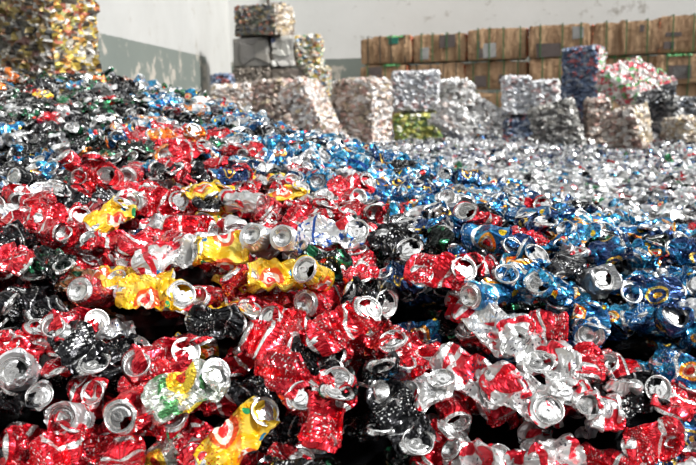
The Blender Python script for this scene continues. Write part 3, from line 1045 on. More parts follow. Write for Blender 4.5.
Wt, Gy, Dk = (.80, .79, .77), (.42, .42, .42), (.05, .05, .05)
PAL = dict(
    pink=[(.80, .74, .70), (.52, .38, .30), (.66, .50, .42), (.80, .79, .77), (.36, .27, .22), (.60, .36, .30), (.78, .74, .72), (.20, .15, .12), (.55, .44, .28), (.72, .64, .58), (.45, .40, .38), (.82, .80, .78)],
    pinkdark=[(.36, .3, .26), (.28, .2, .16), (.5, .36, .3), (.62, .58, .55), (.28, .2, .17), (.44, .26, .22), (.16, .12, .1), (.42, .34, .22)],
    pink_shaded=[(.56, .50, .46), (.42, .31, .25), (.5, .38, .32), (.66, .64, .62), (.3, .23, .18), (.5, .3, .26), (.18, .14, .11), (.46, .38, .26), (.74, .72, .7)],
    brown_tanshade=[(.30, .22, .17), (.42, .32, .26), (.55, .48, .42), (.2, .14, .11), (.66, .62, .58), (.36, .2, .16), (.14, .1, .09)],
    yellow_shaded=[(.34, .25, .05), (.30, .22, .06), (.62, .61, .58), (.07, .06, .04), (.20, .13, .05), (.32, .14, .05), (.40, .38, .36), (.16, .06, .05), (.04, .04, .04), (.26, .24, .2)],
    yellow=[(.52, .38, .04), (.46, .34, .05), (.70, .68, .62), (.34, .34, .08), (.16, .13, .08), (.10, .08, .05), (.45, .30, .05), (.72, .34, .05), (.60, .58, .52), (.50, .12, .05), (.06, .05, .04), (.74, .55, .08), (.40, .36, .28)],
    grey=[(.74, .75, .78), (.55, .57, .60), (.82, .82, .82), (.36, .38, .42), (.62, .62, .64), (.78, .79, .80), (.45, .30, .30), (.30, .32, .36), (.70, .72, .76)],
    silver=[Wt, (.70, .70, .70), (.82, .82, .82), (.50, .50, .50), (.62, .52, .48), (.76, .76, .76), (.34, .33, .33), (.80, .80, .78)],
    speck=[(.05, .045, .04), (.22, .19, .14), (.10, .09, .07), (.32, .29, .24), (.09, .12, .08), (.26, .19, .07), (.08, .07, .06), (.45, .16, .10), (.16, .18, .24), (.30, .26, .2)],
    dull=[(.20, .19, .17), (.24, .23, .20), (.17, .16, .15), (.28, .26, .23), (.21, .20, .18)],
    taupe=[(.22, .18, .14), (.30, .25, .20), (.17, .14, .11), (.34, .29, .24), (.25, .2, .17)],
    colour=[(.70, .52, .10), (.75, .72, .66), (.14, .24, .36), (.58, .20, .10), (.50, .46, .36), (.18, .30, .16), (.78, .76, .70), (.34, .22, .12), (.66, .58, .40)],
    white=[(.66, .65, .60), (.74, .73, .70), (.20, .20, .2), (.60, .58, .54), (.10, .14, .3), (.70, .69, .64)],
    green=[(.42, .46, .06), (.20, .32, .05), (.66, .60, .16), (.10, .20, .05), (.74, .74, .60), (.30, .36, .08), (.55, .52, .10)],
    navy=[(.05, .09, .18), (.08, .14, .26), (.03, .05, .10), (.35, .40, .48), (.12, .18, .30), (.05, .07, .12), (.40, .10, .10)],
    blue=[(.07, .12, .22), (.10, .17, .30), (.05, .08, .15), (.14, .20, .32), (.30, .34, .40), (.06, .10, .2), (.42, .10, .12)],
    dark=[(.10, .10, .10), (.30, .30, .28), (.56, .55, .52), (.05, .05, .05), (.20, .19, .18), (.70, .69, .66), (.13, .13, .12), (.36, .34, .30)],
    red=[(.80, .79, .76), (.70, .06, .10), (.78, .76, .74), (.10, .38, .12), (.66, .30, .32), (.82, .80, .78), (.36, .12, .12), (.74, .70, .66)],
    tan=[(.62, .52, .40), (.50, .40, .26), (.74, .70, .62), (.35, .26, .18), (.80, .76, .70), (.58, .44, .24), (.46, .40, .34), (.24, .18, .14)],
    blackish=[(.04, .045, .05), (.10, .11, .12), (.60, .60, .58), (.03, .03, .03), (.20, .21, .22), (.40, .40, .40), (.05, .07, .10)],
)
FP = []   # footprints of the bales, kept free of loose cans
BM = {k: bale_mat('baled_cans_' + k, v) for k, v in PAL.items()}


def bale_mesh(w, dep, h, seed, cs_=.042, amp=.014, mats=(), side=None, rough_edge=.03):
    """a pressed block: box grid broken into tilted can-sized chips"""
    rg = np.random.default_rng(seed)
    res = .019
    dims = np.array([w, dep, h])
    verts, quads, face = [], [], []
    base = 0
    for ax in range(3):
        for sg in (0, 1):
            u, v = [(1, 2), (2, 0), (0, 1)][ax]
            nu_, nv_ = max(4, int(dims[u] / res)), max(4, int(dims[v] / res))
            a, b = np.meshgrid(np.linspace(0, dims[u], nu_ + 1), np.linspace(0, dims[v], nv_ + 1), indexing='ij')
            p = np.zeros((nu_ + 1, nv_ + 1, 3))
            p[..., u] = a; p[..., v] = b; p[..., ax] = sg * dims[ax]
            verts.append(p.reshape(-1, 3))
            i, j = np.meshgrid(np.arange(nu_), np.arange(nv_), indexing='ij'); i, j = i.ravel(), j.ravel()
            q = np.stack([i * (nv_ + 1) + j, (i + 1) * (nv_ + 1) + j, (i + 1) * (nv_ + 1) + j + 1, i * (nv_ + 1) + j + 1], -1) + base
            quads.append(q if sg else q[:, ::-1])
            face.append(np.full(len(q), ax * 2 + sg))
            base += p.shape[0] * p.shape[1]
    V = np.concatenate(verts); Q = np.concatenate(quads); face = np.concatenate(face)
    # weld the shared border points
    key = np.round(V / 1e-4).astype(np.int64)
    _, idx, inv = np.unique(key, axis=0, return_index=True, return_inverse=True)
    inv = inv.ravel()
    V = V[idx]; Q = inv[Q]
    # chips
    ns = int(2 * (w * dep + w * h + dep * h) / (cs_ ** 2))
    f = rg.integers(0, 3, ns)
    S = rg.uniform(0, 1, (ns, 3)) * dims
    ar = np.array([dep * h, w * h, w * dep]); f = rg.choice(3, ns, p=ar / ar.sum())
    S[np.arange(ns), f] = rg.integers(0, 2, ns) * dims[f]
    G = rg.normal(0, .38, (ns, 3)); O = rg.normal(0, amp * .8, ns); val = rg.uniform(0, .9999, ns)

    def nearest(P_):
        out = np.empty(len(P_), int)
        for s0 in range(0, len(P_), 4000):
            out[s0:s0 + 4000] = (((P_[s0:s0 + 4000, None] - S[None]) * np.array([1, 1, 1.5])) ** 2).sum(-1).argmin(1)
        return out
    # rounded, irregular box
    c = dims / 2
    L = (V - c) / c
    rr = np.clip(np.abs(L) - .80, 0, None) / .20
    corner = (rr ** 2).sum(1) - (rr ** 2).max(1)
    V2 = V - (V - c) * (rough_edge * corner)[:, None]
    nk = nearest(V)
    outw = np.where(np.abs(L) > .999, np.sign(L), 0.0)
    outw /= np.maximum(np.linalg.norm(outw, axis=1), 1)[:, None]
    disp = np.clip(O[nk] + ((V - S[nk]) * G[nk]).sum(1), -amp * 2, amp * 2)
    for kx in range(3):   # the big bulges of a pressed bale
        disp += .010 * np.sin(V[:, kx] * rg.uniform(5, 9) + rg.uniform(0, 6))
    V2 = V2 + outw * disp[:, None]
    V2[:, 2] = np.maximum(V2[:, 2], 0)
    V2 = V2 - np.array([w / 2, 0, 0])
    me = bpy.data.meshes.new('bale')
    me.from_pydata(V2.tolist(), [], Q.tolist())
    for m in mats:
        me.materials.append(m)
    cen = V[Q].mean(1)
    a = me.attributes.new('chip', 'FLOAT', 'FACE')
    a.data.foreach_set('value', val[nearest(cen)].astype(np.float32))
    if side is not None and len(mats) > 1:
        mi = np.zeros(len(Q), int)
        for s_ in side:
            mi[face == s_] = 1
        me.polygons.foreach_set('material_index', mi.astype(np.int32))
    return me


SEEDC = [100]


def zpix(px, py, d):
    return at(px, py, d)[2]


def bale(xc, d, wpx, z0, z1, dep, yaw, pal, label, group=None, tilt=(0, 0), side=None, pal2=None, name='can_bale', z_off=0.0, cs_=.042, amp=.014, ypx=None):
    """bale whose front face is centred on pixel column xc at distance d, from z0 to z1"""
    SEEDC[0] += 1
    w = wpx * d / FPX / max(.3, math.cos(math.radians(yaw)))
    px_ref = at(xc, 90, d)
    mats = [BM[pal]] + ([BM[pal2]] if pal2 else [])
    me = bale_mesh(w, dep, z1 - z0, SEEDC[0], cs_, amp, mats, side)
    o = link(name, me)
    o.rotation_euler = (math.radians(tilt[0]), math.radians(tilt[1]), math.radians(yaw))
    o.location = (px_ref[0], d, z0 + z_off)
    if z0 < .3:
        ya = math.radians(yaw)
        FP.append((px_ref[0] - math.sin(ya) * dep / 2, d + math.cos(ya) * dep / 2, w / 2 + .03, dep / 2 + .03, ya))
    tag(o, label, 'bale', group)
    return o


# tall bale at the left, nearer than the others
SEEDC[0] += 1
yawA = math.radians(-20)
pa = at(55, 60, 5.25)
lb = link('can_bale', bale_mesh(.84, .50, 1.95, SEEDC[0], .034, .014, [BM['yellow_shaded'], BM['yellow']], (1,)))  # shade painted in: darker palette on the left face, lighter one on the right
lb.location = (pa[0] - .42 * math.cos(yawA), pa[1] - .42 * math.sin(yawA), 0)
lb.rotation_euler = (0, 0, yawA)
tag(lb, 'tall bale of yellow, white and orange cans towering at the left edge against the wall', 'bale')

# stack in the corner, on a hidden bottom row
DZ = 13.0
S1, S2, S3, S4 = .90, 1.42, 1.92, 2.42
CG = 'corner stack of bales'
bale(254, DZ + .1, 40, 0, S1 - .005, .7, -8, 'taupe', 'lowest grey brown bale in the corner stack, mostly hidden', CG)
bale(299, DZ + .15, 44, 0, S1 - .005, .7, -8, 'taupe', 'lowest bale under the dark brown bale in the corner stack', CG)
bale(253, DZ, 36, S1, S2 - .01, .7, -6, 'taupe', 'grey brown bale under the dull grey bale in the corner stack', CG)
bale(289, DZ, 35, S1, S2 - .01, .7, -6, 'taupe', 'dark brown bale with a smooth face, low in the corner stack', CG, cs_=.2, amp=.008)
bale(317.5, DZ - .15, 20, S1, S2 - .02, .6, -6, 'colour', 'small multicoloured bale at the lower right of the corner stack', CG)
bale(252, DZ, 37, S2, S3 - .01, .7, -6, 'dull', 'dull dark grey bale, left one in the middle of the corner stack', CG, cs_=.3, amp=.006)
bale(284, DZ, 23, S2, S3 - .015, .7, -6, 'white', 'whitish bale beside the dull grey bale in the corner stack', CG, cs_=.16)
bale(308.5, DZ, 23, S2, S3 - .02, .6, -6, 'colour', 'yellow and blue speckled bale, right one in the middle of the corner stack', CG)
bale(257.5, DZ - .05, 42, S3, S4, .72, -22, 'speck', 'dark speckled bale on top of the corner stack', CG, side=(1,), pal2='tan')
bale(221, 11.6, 20, 0, zpix(224, 74, 11.6), .4, 0, 'navy', 'small dark blue bale at the foot of the left wall')

# leaning front row on the left
bale(231, 10.4, 38, 0, zpix(231, 85, 10.4), .6, 6, 'pink', 'low pinkish bale in front of the corner stack, beside the small blue bale')
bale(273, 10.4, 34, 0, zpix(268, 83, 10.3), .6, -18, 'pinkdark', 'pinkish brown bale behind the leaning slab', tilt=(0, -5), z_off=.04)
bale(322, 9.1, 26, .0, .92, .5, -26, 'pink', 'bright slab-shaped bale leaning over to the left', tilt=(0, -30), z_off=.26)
bale(351, 9.5, 40, 0, zpix(362, 79, 9.4), .44, -36, 'pink_shaded', side=(1,), pal2='pink', label='large pinkish white bale standing left of the grey bale')  # front coloured as shaded, right side as lit
# grey on green
gz = zpix(415, 112, 9.8)
bale(417, 9.8, 44, 0, gz - .03, .7, -4, 'green', 'green and yellow bale under the grey silver bale')
bale(416, 9.8, 46, gz, zpix(416, 71, 9.8), .7, -4, 'grey', 'grey silver bale on top of the green bale')
# crumbling silver bales
bale(456, 10.9, 22, 0, zpix(455, 81, 10.9), .5, 14, 'silver', 'ragged silver bale standing at the back of the crumbling silver group', 'crumbling silver bales', tilt=(0, 6), amp=.03)
bale(486, 9.7, 68, 0, .27, .5, -8, 'silver', 'long silver bale sliding down to the right', 'crumbling silver bales', tilt=(0, 36), amp=.028, z_off=.46)
bale(455, 9.0, 36, 0, .30, .5, 8, 'silver', 'lumpy silver bale in front of the sliding silver bale', 'crumbling silver bales', tilt=(0, 34), amp=.03, z_off=.44)
# grey pair on dark blue
bz = zpix(530, 114, 9.6)
bale(521, 9.6, 34, 0, bz - .03, .7, -12, 'navy', 'dark blue bale under the two grey bales')
bale(551, 9.9, 22, 0, bz - .03, .7, 4, 'navy', 'dark bale under the right grey bale, behind the dark silver bale')
bale(517, 9.6, 26, bz, zpix(517, 77, 9.6), .6, -12, 'grey', 'grey silver bale resting on the dark blue bale')
bale(546, 9.5, 25, bz, zpix(541, 82, 9.5), .5, -14, 'grey', 'narrow grey bale leaning on the grey bale over the dark blue one', tilt=(0, -4), side=(1,), pal2='silver')
bale(563, 8.6, 38, 0, .56, .5, -26, 'dark', 'dark silver and black bale set cornerwise in front', tilt=(0, -18), z_off=.22)
bale(579, 10.3, 32, 0, zpix(585, 47, 10.3), .5, -28, 'blue', 'tall blue bale with a red and white side, in front of the brown bales', side=(1,), pal2='red')
# right group
sz = zpix(640, 112, 9.6)
bale(655, 9.9, 56, 0, sz - .16, .7, 0, 'dark', 'dark bale carrying the red, white and green bale')
bale(653, 9.05, 46, 0, .28, .66, 22, 'red', 'red, white and green bale tilted on top of the right group', tilt=(28, -14), side=(1, 2), pal2='blackish', z_off=sz + .05)  # blackish end and front faces are painted shade
bale(600, 8.7, 22, 0, .78, .45, -14, 'brown_tanshade', 'brown speckled bale left of the tilted tan bale')
bale(629, 7.6, 26, 0, .42, .50, -38, 'brown_tanshade', 'tan speckled bale tilted on one corner at the edge of the silver cans', tilt=(8, -14), side=(1,), pal2='tan', z_off=.27)  # left face takes a darker palette for shade, the lit side plain tan
bale(694, 8.9, 42, 0, zpix(680, 98, 8.9), .6, 10, 'blackish', 'black and silver bale at the right edge of the frame')
bale(699, 8.2, 26, 0, zpix(690, 119, 8.2), .5, 6, 'tan', 'small tan bale at the right edge in front of the black bale')

# ------------------------------------------------------------------ everything smaller: one stuff object
acc = Acc()
for i, c in enumerate(cans):
    if i in isind:
        continue
    Rm, t, sc = c['R'], c['t'], c['scale']
    d = np.linalg.norm(t - EYE)
    hidden = c['seen'] == 0
    stride = 1 if (d < 2.0 and not hidden) else (2 if d < 3.4 and not hidden else 4)
    c['parts'] = shape_parts(c['si'], c['opened'], stride)
    add_can_geo(acc, c, ['body', 'lid', 'base'], lambda v: (v * sc) @ Rm.T + t)

# far spread of cans on the floor behind the heap


def far_mix(x, y):
    p = project(np.array([x, y, FZ]))
    r = rng.random()
    if p[0] < 330 or (p[0] < 470 and y < 5.5):
        ks, ws = ['sky', 'blue', 'silver', 'white', 'black', 'navy', 'orange', 'green'], [5, 5, 2, 1, 1, 1, .4, .5]
    else:
        ks, ws = ['silver', 'white', 'silver_blue', 'blue', 'black', 'red', 'green', 'navy', 'silver_red', 'sky'], [9, 5, 3, .9, 2.2, .4, 1.0, 1.2, .6, .6]
    ws = np.array(ws) / np.sum(ws)
    return ks[rng.choice(len(ks), p=ws)]


LOWV = {}


def low_shape(si, su, sv):
    k = (si, su, sv)
    if k not in LOWV:
        rows = np.unique(np.concatenate([np.arange(0, NV, sv), [NV - 1]]))
        b = SHAPES[si][rows][:, ::su]
        LOWV[k] = (b.reshape(-1, 3), b.shape[0], b.shape[1], rows)
    return LOWV[k]


def add_low(acc, si, Rm, t, des, su, sv, sc):
    v, nr, nc, rows = low_shape(si, su, sv)
    q, uv = get_topo(nr, nc, rows)
    n0 = acc.n
    acc.add((v * sc) @ Rm.T + t, q, ZERO3, DIDX[des], uv, rng.random())
    # closed ends
    for ring, flip, cc in ((np.arange(nc), 1, ENDS[0][0][si]), (np.arange(nc) + (nr - 1) * nc, 0, ENDS[1][0][si])):
        vv = v[ring]
        c3 = cc * .9
        tri = np.stack([np.arange(nc), (np.arange(nc) + 1) % nc, np.full(nc, nc)], -1)
        acc.add((np.concatenate([vv, c3[None]]) * sc) @ Rm.T + t, np.zeros((0, 4), int), tri if flip else tri[:, ::-1], I_LID)


def far_keep(x, y):
    if not (abs(x) < .50 * y + .9 and x > -2.2):
        return False
    for (bx, by, hx, hy, a) in FP:
        dx, dy = x - bx, y - by
        lx, ly = dx * math.cos(a) + dy * math.sin(a), -dx * math.sin(a) + dy * math.cos(a)
        if abs(lx) < hx and abs(ly) < hy:
            return False
    h = heap(np.array([x]), np.array([y]))[0] if y < 8 else 0
    return h < FZ + .03


far_pts = []
for lvl in range(2):
    for (ya, yb, r, tries) in ((1.9, 6.2, .070, 40000), (6.2, 13.2, .095, 36000)):
        for (x, y) in poisson((-2.3, 7.2), (ya, yb), r, far_keep, rng, tries):
            far_pts.append((x, y, lvl))
print('far cans', len(far_pts))
for (x, y, lvl) in far_pts:
    si = int(rng.integers(B))
    a = rng.uniform(0, 2 * PI)
    Rm = frame(np.array([math.cos(a), math.sin(a), 0]), np.array([0, 0, 1.0]))
    q = rng.normal(0, 1, 3); q /= np.linalg.norm(q)
    Rm = axis_rot(q, math.radians(abs(rng.normal(0, 42)))) @ Rm
    z = FZ - .07 + lvl * .045 + rng.uniform(-.012, .018) + .03 * math.sin(x * 2.1 + y) * math.sin(y * 1.3) + max(0, (y - 7)) * .004
    if y < 4.5:
        su, sv = 4, 4
    else:
        su, sv = 6, 6
    add_low(acc, si, Rm, np.array([x, y, z]), far_mix(x, y), su, sv, .88)
# the packed body of the heap under its outer cans
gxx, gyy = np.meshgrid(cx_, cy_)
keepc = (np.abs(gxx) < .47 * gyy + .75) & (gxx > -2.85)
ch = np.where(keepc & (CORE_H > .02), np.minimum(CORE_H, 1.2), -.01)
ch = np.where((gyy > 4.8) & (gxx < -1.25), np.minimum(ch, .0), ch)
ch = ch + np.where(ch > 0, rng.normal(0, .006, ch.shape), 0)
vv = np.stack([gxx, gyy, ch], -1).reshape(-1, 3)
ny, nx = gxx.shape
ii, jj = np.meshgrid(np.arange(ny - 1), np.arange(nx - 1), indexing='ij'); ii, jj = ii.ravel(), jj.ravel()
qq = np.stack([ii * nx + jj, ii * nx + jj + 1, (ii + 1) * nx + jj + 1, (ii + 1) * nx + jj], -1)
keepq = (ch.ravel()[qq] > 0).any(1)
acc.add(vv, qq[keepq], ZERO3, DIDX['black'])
# and the same under the far spread
fx_, fy_ = np.meshgrid(np.arange(-2.2, 7.2, .12), np.arange(1.9, 13.2, .12))
fz_ = np.full(fx_.shape, FZ - .11) + rng.normal(0, .008, fx_.shape)
ny, nx = fx_.shape
ii, jj = np.meshgrid(np.arange(ny - 1), np.arange(nx - 1), indexing='ij'); ii, jj = ii.ravel(), jj.ravel()
qq = np.stack([ii * nx + jj, ii * nx + jj + 1, (ii + 1) * nx + jj + 1, (ii + 1) * nx + jj], -1)
acc.add(np.stack([fx_, fy_, fz_], -1).reshape(-1, 3), qq, ZERO3, DIDX['navy'])
so = link('crushed_can_heap', acc.mesh('crushed_can_heap', CANMATS, False))
tag(so, 'countless smaller crushed cans, blue on the heap and silver across the floor behind it', 'cans', None, 'stuff')

# ---- brown bales along the back wall
def brown_mat():
    m, nt, b = new_mat('brown_pressed_cardboard')
    tc = nt.nodes.new('ShaderNodeTexCoord')
    mp = nt.nodes.new('ShaderNodeMapping'); mp.inputs['Scale'].default_value = (9, 9, 1.4)
    nt.links.new(tc.outputs['Object'], mp.inputs[0])
    n1 = noise(nt, mp.outputs[0], 1.0, 4.0, .6)
    n2 = noise(nt, tc.outputs['Object'], 3.0, 4.0, .6)
    col = mixc(nt, step(nt, n1, .35, .65), (.22, .12, .058), (.47, .30, .165))
    col = mixc(nt, step(nt, n2, .58, .70), col, (.15, .09, .05))
    nt.links.new(col, b.inputs['Base Color'])
    b.inputs['Roughness'].default_value = .75
    bump(nt, b, n1, .4, .03)
    return m


def plain(name, col, rough=.6, metallic=0.0):
    m, nt, b = new_mat(name)
    tc = nt.nodes.new('ShaderNodeTexCoord')
    n = noise(nt, tc.outputs['Object'], 14.0, 3.0, .6)
    nt.links.new(mixc(nt, step(nt, n, .3, .7), tuple(c * .7 for c in col), col), b.inputs['Base Color'])
    b.inputs['Roughness'].default_value = rough
    b.inputs['Metallic'].default_value = metallic
    return m


M_BROWN = brown_mat()
M_STRAP = plain('green_plastic_strap', (.06, .17, .06), .4)
M_DARKSTRAP = plain('dark_strap', (.06, .055, .04), .5)
M_PATCH = plain('dark_printed_patch', (.13, .10, .09), .6)
M_PALE = plain('pale_grey_plastic_patch', (.40, .39, .37), .4)
M_NET = plain('orange_red_edge_waste', (.55, .13, .05), .6)
M_TEAL = plain('teal_label', (.02, .20, .14), .5)
M_GREENSTRING = plain('green_string_waste', (.10, .36, .12), .5)


def box_mesh(name, boxes, mat, jit=0.0, seed=0):
    rg = np.random.default_rng(seed)
    v, f = [], []
    for (x0, x1, y0, y1, z0, z1) in boxes:
        o = len(v)
        for x in (x0, x1):
            for y in (y0, y1):
                for z in (z0, z1):
                    v.append((x + rg.normal(0, jit) if jit else x, y, z + rg.normal(0, jit) if jit else z))
        f += [tuple(o + q for q in t) for t in ((0, 1, 3, 2), (4, 6, 7, 5), (0, 4, 5, 1), (2, 3, 7, 6), (0, 2, 6, 4), (1, 5, 7, 3))]
    me = bpy.data.meshes.new(name)
    me.from_pydata(v, [], f)
    me.materials.append(mat)
    return me


def brown_block(w, dep, h, seed):
    """cardboard bale: vertical pleats between the straps, bulging top, ragged rim"""
    rg = np.random.default_rng(seed)
    nx, ny, nz = 28, 12, 12
    pl = np.sort(rg.uniform(0, 1, 7)); off = rg.normal(0, .012, 8)
    vs, idx, fs = [], {}, []

    def vert(i, j, k):
        if (i, j, k) in idx:
            return idx[(i, j, k)]
        x, y, z = i / nx, j / ny, k / nz
        pleat = off[np.searchsorted(pl, x)]
        bul = .02 * math.sin(PI * z)
        X = (x - .5) * w; Y = y * dep; Z = z * h
        if j == 0: Y -= bul + pleat * math.sin(PI * min(1, z * 1.1))
        if j == ny: Y += bul
        if i == 0: X -= bul * .6
        if i == nx: X += bul * .6
        if k == nz: Z += pleat * .8 + rg.normal(0, .006) - .018 * (abs(x - .5) * 2) ** 6
        if 0 < k: X += rg.normal(0, .003); Y += rg.normal(0, .003)
        if (i in (0, nx)) + (j in (0, ny)) + (k in (0, nz)) >= 2:
            X *= .985; Z = Z * .985 + h * .0075; Y = dep / 2 + (Y - dep / 2) * .985
        idx[(i, j, k)] = len(vs); vs.append((X, Y, Z)); return idx[(i, j, k)]
    for i in range(nx):
        for k in range(nz):
            fs.append((vert(i, 0, k), vert(i + 1, 0, k), vert(i + 1, 0, k + 1), vert(i, 0, k + 1)))
            fs.append((vert(i, ny, k), vert(i, ny, k + 1), vert(i + 1, ny, k + 1), vert(i + 1, ny, k)))
    for j in range(ny):
        for k in range(nz):
            fs.append((vert(0, j, k), vert(0, j, k + 1), vert(0, j + 1, k + 1), vert(0, j + 1, k)))
            fs.append((vert(nx, j, k), vert(nx, j + 1, k), vert(nx, j + 1, k + 1), vert(nx, j, k + 1)))
    for i in range(nx):
        for j in range(ny):
            fs.append((vert(i, j, nz), vert(i + 1, j, nz), vert(i + 1, j + 1, nz), vert(i, j + 1, nz)))
            fs.append((vert(i, j, 0), vert(i, j + 1, 0), vert(i + 1, j + 1, 0), vert(i + 1, j, 0)))
    me = bpy.data.meshes.new('bale_block')
    me.from_pydata(vs, [], fs)
    me.materials.append(M_BROWN)
    return me


def ragged(x0, x1, y0, y1, z0, z1, ax, rg, mat):
    """a crumpled strip of waste bulging from one face of a bale"""
    n, k = 16, 9
    vs, fs = [], []
    for i in range(n + 1):
        for j in range(k + 1):
            border = i in (0, n) or j in (0, k)
            o = -.012 if border else rg.uniform(-.01, .035)
            if ax == 0:
                vs.append((x0 + o, y0 + (y1 - y0) * j / k + rg.normal(0, .006), z0 + (z1 - z0) * i / n + rg.normal(0, .006)))
            else:
                vs.append((x0 + (x1 - x0) * i / n + rg.normal(0, .012), y0 + (y1 - y0) * j / k + rg.normal(0, .006), z0 + o))
    for i in range(n):
        for j in range(k):
            a = i * (k + 1) + j
            fs.append((a, a + 1, a + k + 2, a + k + 1))
    me = bpy.data.meshes.new('ragged_strip')
    me.from_pydata(vs, [], fs)
    me.materials.append(mat)
    return me


def brown_line(px):
    # the row runs slightly toward the camera on the right
    return 14.5 + (px - 385) / (690 - 385) * (13.2 - 14.5)


YAWB = -13.0


def brown(x0, x1, z0, z1, label, patches=(), nstrap=4, edge=True, teal=False, string=False, straps_dark=False):
    SEEDC[0] += 1
    rg = np.random.default_rng(SEEDC[0])
    xc = (x0 + x1) / 2
    d = brown_line(xc)
    w = (x1 - x0) * d / FPX / math.cos(math.radians(YAWB)) * .955
    h = z1 - z0 - .012 - rg.uniform(0, .03)
    dep = .72
    p = at(xc, 70, d)
    e = bpy.data.objects.new('cardboard_bale', None)
    C.objects.link(e)
    e.location = (p[0], d + rg.uniform(-.05, .05), z0)
    e.rotation_euler = (0, 0, math.radians(YAWB + rg.uniform(-1.5, 1.5)))
    tag(e, label, 'bale', 'brown bales along the back wall')
    link('block', brown_block(w, dep, h, SEEDC[0]), e)
    for q in range(nstrap):
        x = (-.5 + (q + .6 + rg.uniform(-.12, .12)) / (nstrap + .2)) * w
        me = box_mesh('strap', [(x - .010, x + .010, -.040, -.034, .004, h + .016), (x - .010, x + .010, -.040, dep + .02, h + .016, h + .022)], M_DARKSTRAP if straps_dark else M_STRAP)
        s = link('strap', me, e)
        s['label'] = 'dark strap' if straps_dark else 'green strap'
    for (u0, u1, v0, v1, mt) in patches:
        me = box_mesh('printed_patch', [((u0 - .5) * w, (u1 - .5) * w, -.034, -.030, v0 * h, v1 * h)], mt, .008, SEEDC[0])
        s = link('printed_patch', me, e)
        s['label'] = {'dark_printed_patch': 'dark printed patch', 'pale_grey_plastic_patch': 'pale grey patch', 'teal_label': 'teal label'}[mt.name]
    if edge:
        s = link('loose_edge_waste', ragged(w / 2, w / 2, -.02, dep * .6, .02, h - .01, 0, rg, M_NET), e)
        s['label'] = 'orange red scraps bulging from the end'
    if string:
        q = rg.uniform(-.5, 0)
        s = link('string_tangle', ragged(w * q, w * (q + .4), -.03, dep * .3, h - .01, h - .01, 2, rg, M_GREENSTRING), e)
        s['label'] = 'green string tangle'
    return e


Z3, Z2, Z1 = .96, 1.48, 2.01
DP, PG = M_PATCH, M_PALE
brown(361, 412, Z2, Z1 - .01, 'brown bale with a small teal label, leftmost of the top row along the back wall', [(.57, .74, .70, .96, M_TEAL)], 4, True, string=True, straps_dark=True)
brown(413.5, 466, Z2, Z1 + .0, 'brown bale with a dark printed patch, second from left in the top row', [(.50, .80, .50, .95, DP), (.13, .30, .10, .52, PG)], 4)
brown(468, 526, Z2, Z1 + .03, 'brown bale with a pale slanted patch, third from left in the top row', [(.25, .47, .06, .52, PG), (.18, .25, .06, .6, DP)], 4)
brown(529, 590, Z2, Z1 + .03, 'brown bale in the top row, right above the tall blue bale', [(.12, .50, .02, .42, DP), (.68, .85, .55, .9, PG)], 3)
brown(593.5, 656, Z2, Z1 + .06, 'widest brown bale of the top row, with a small dark mark near its top', [(.70, .76, .66, .86, DP)], 3, straps_dark=False)
brown(659, 722, Z2, Z1 + .10, 'brown bale at the right end of the top row, cut by the frame', [(.12, .34, .45, .55, DP), (.10, .24, .12, .3, DP)], 3)
brown(360, 408, Z3, Z2, 'brown bale directly under the one with the teal label', [(.15, .45, .2, .95, DP)], 3, True, string=True)
brown(410, 464, Z3, Z2, 'brown bale with upright pleats in the second row, behind the ragged silver bale', [], 4, straps_dark=True)
brown(466.5, 527, Z3, Z2, 'brown bale with two dark patches in the second row, left of the tall blue bale', [(.15, .33, .12, .5, DP), (.55, .82, .2, .52, DP)], 4)
brown(530, 604, Z3, Z2, 'brown bale half hidden behind the tall blue bale', [], 4)
brown(606, 655, Z3, Z2, 'brown bale right of the tall blue bale, in the second row', [], 3, string=True)
brown(657, 720, Z3, Z2, 'brown bale with a dark framed patch, right end of the second row', [(.18, .52, .18, .62, DP), (.25, .48, .25, .56, PG)], 3, string=True)
lows = ['bottom row brown bale below the pale green patch of straps, hidden by the large pinkish bale', 'bottom row brown bale behind the ragged silver bale', 'bottom row brown bale peeping out right of the ragged silver bale',
        'bottom row brown bale behind the tall blue bale', 'bottom row brown bale behind the red, white and green bale', 'bottom row brown bale above the black bale at the right edge']
lows[0] = 'bottom row brown bale behind the large pinkish white bale'
for q, (a_, b_) in enumerate(((361, 410), (412, 464), (466, 527), (530, 600), (603, 654), (660, 716))):
    brown(a_, b_, 0, Z3, lows[q], [], 3, edge=False)

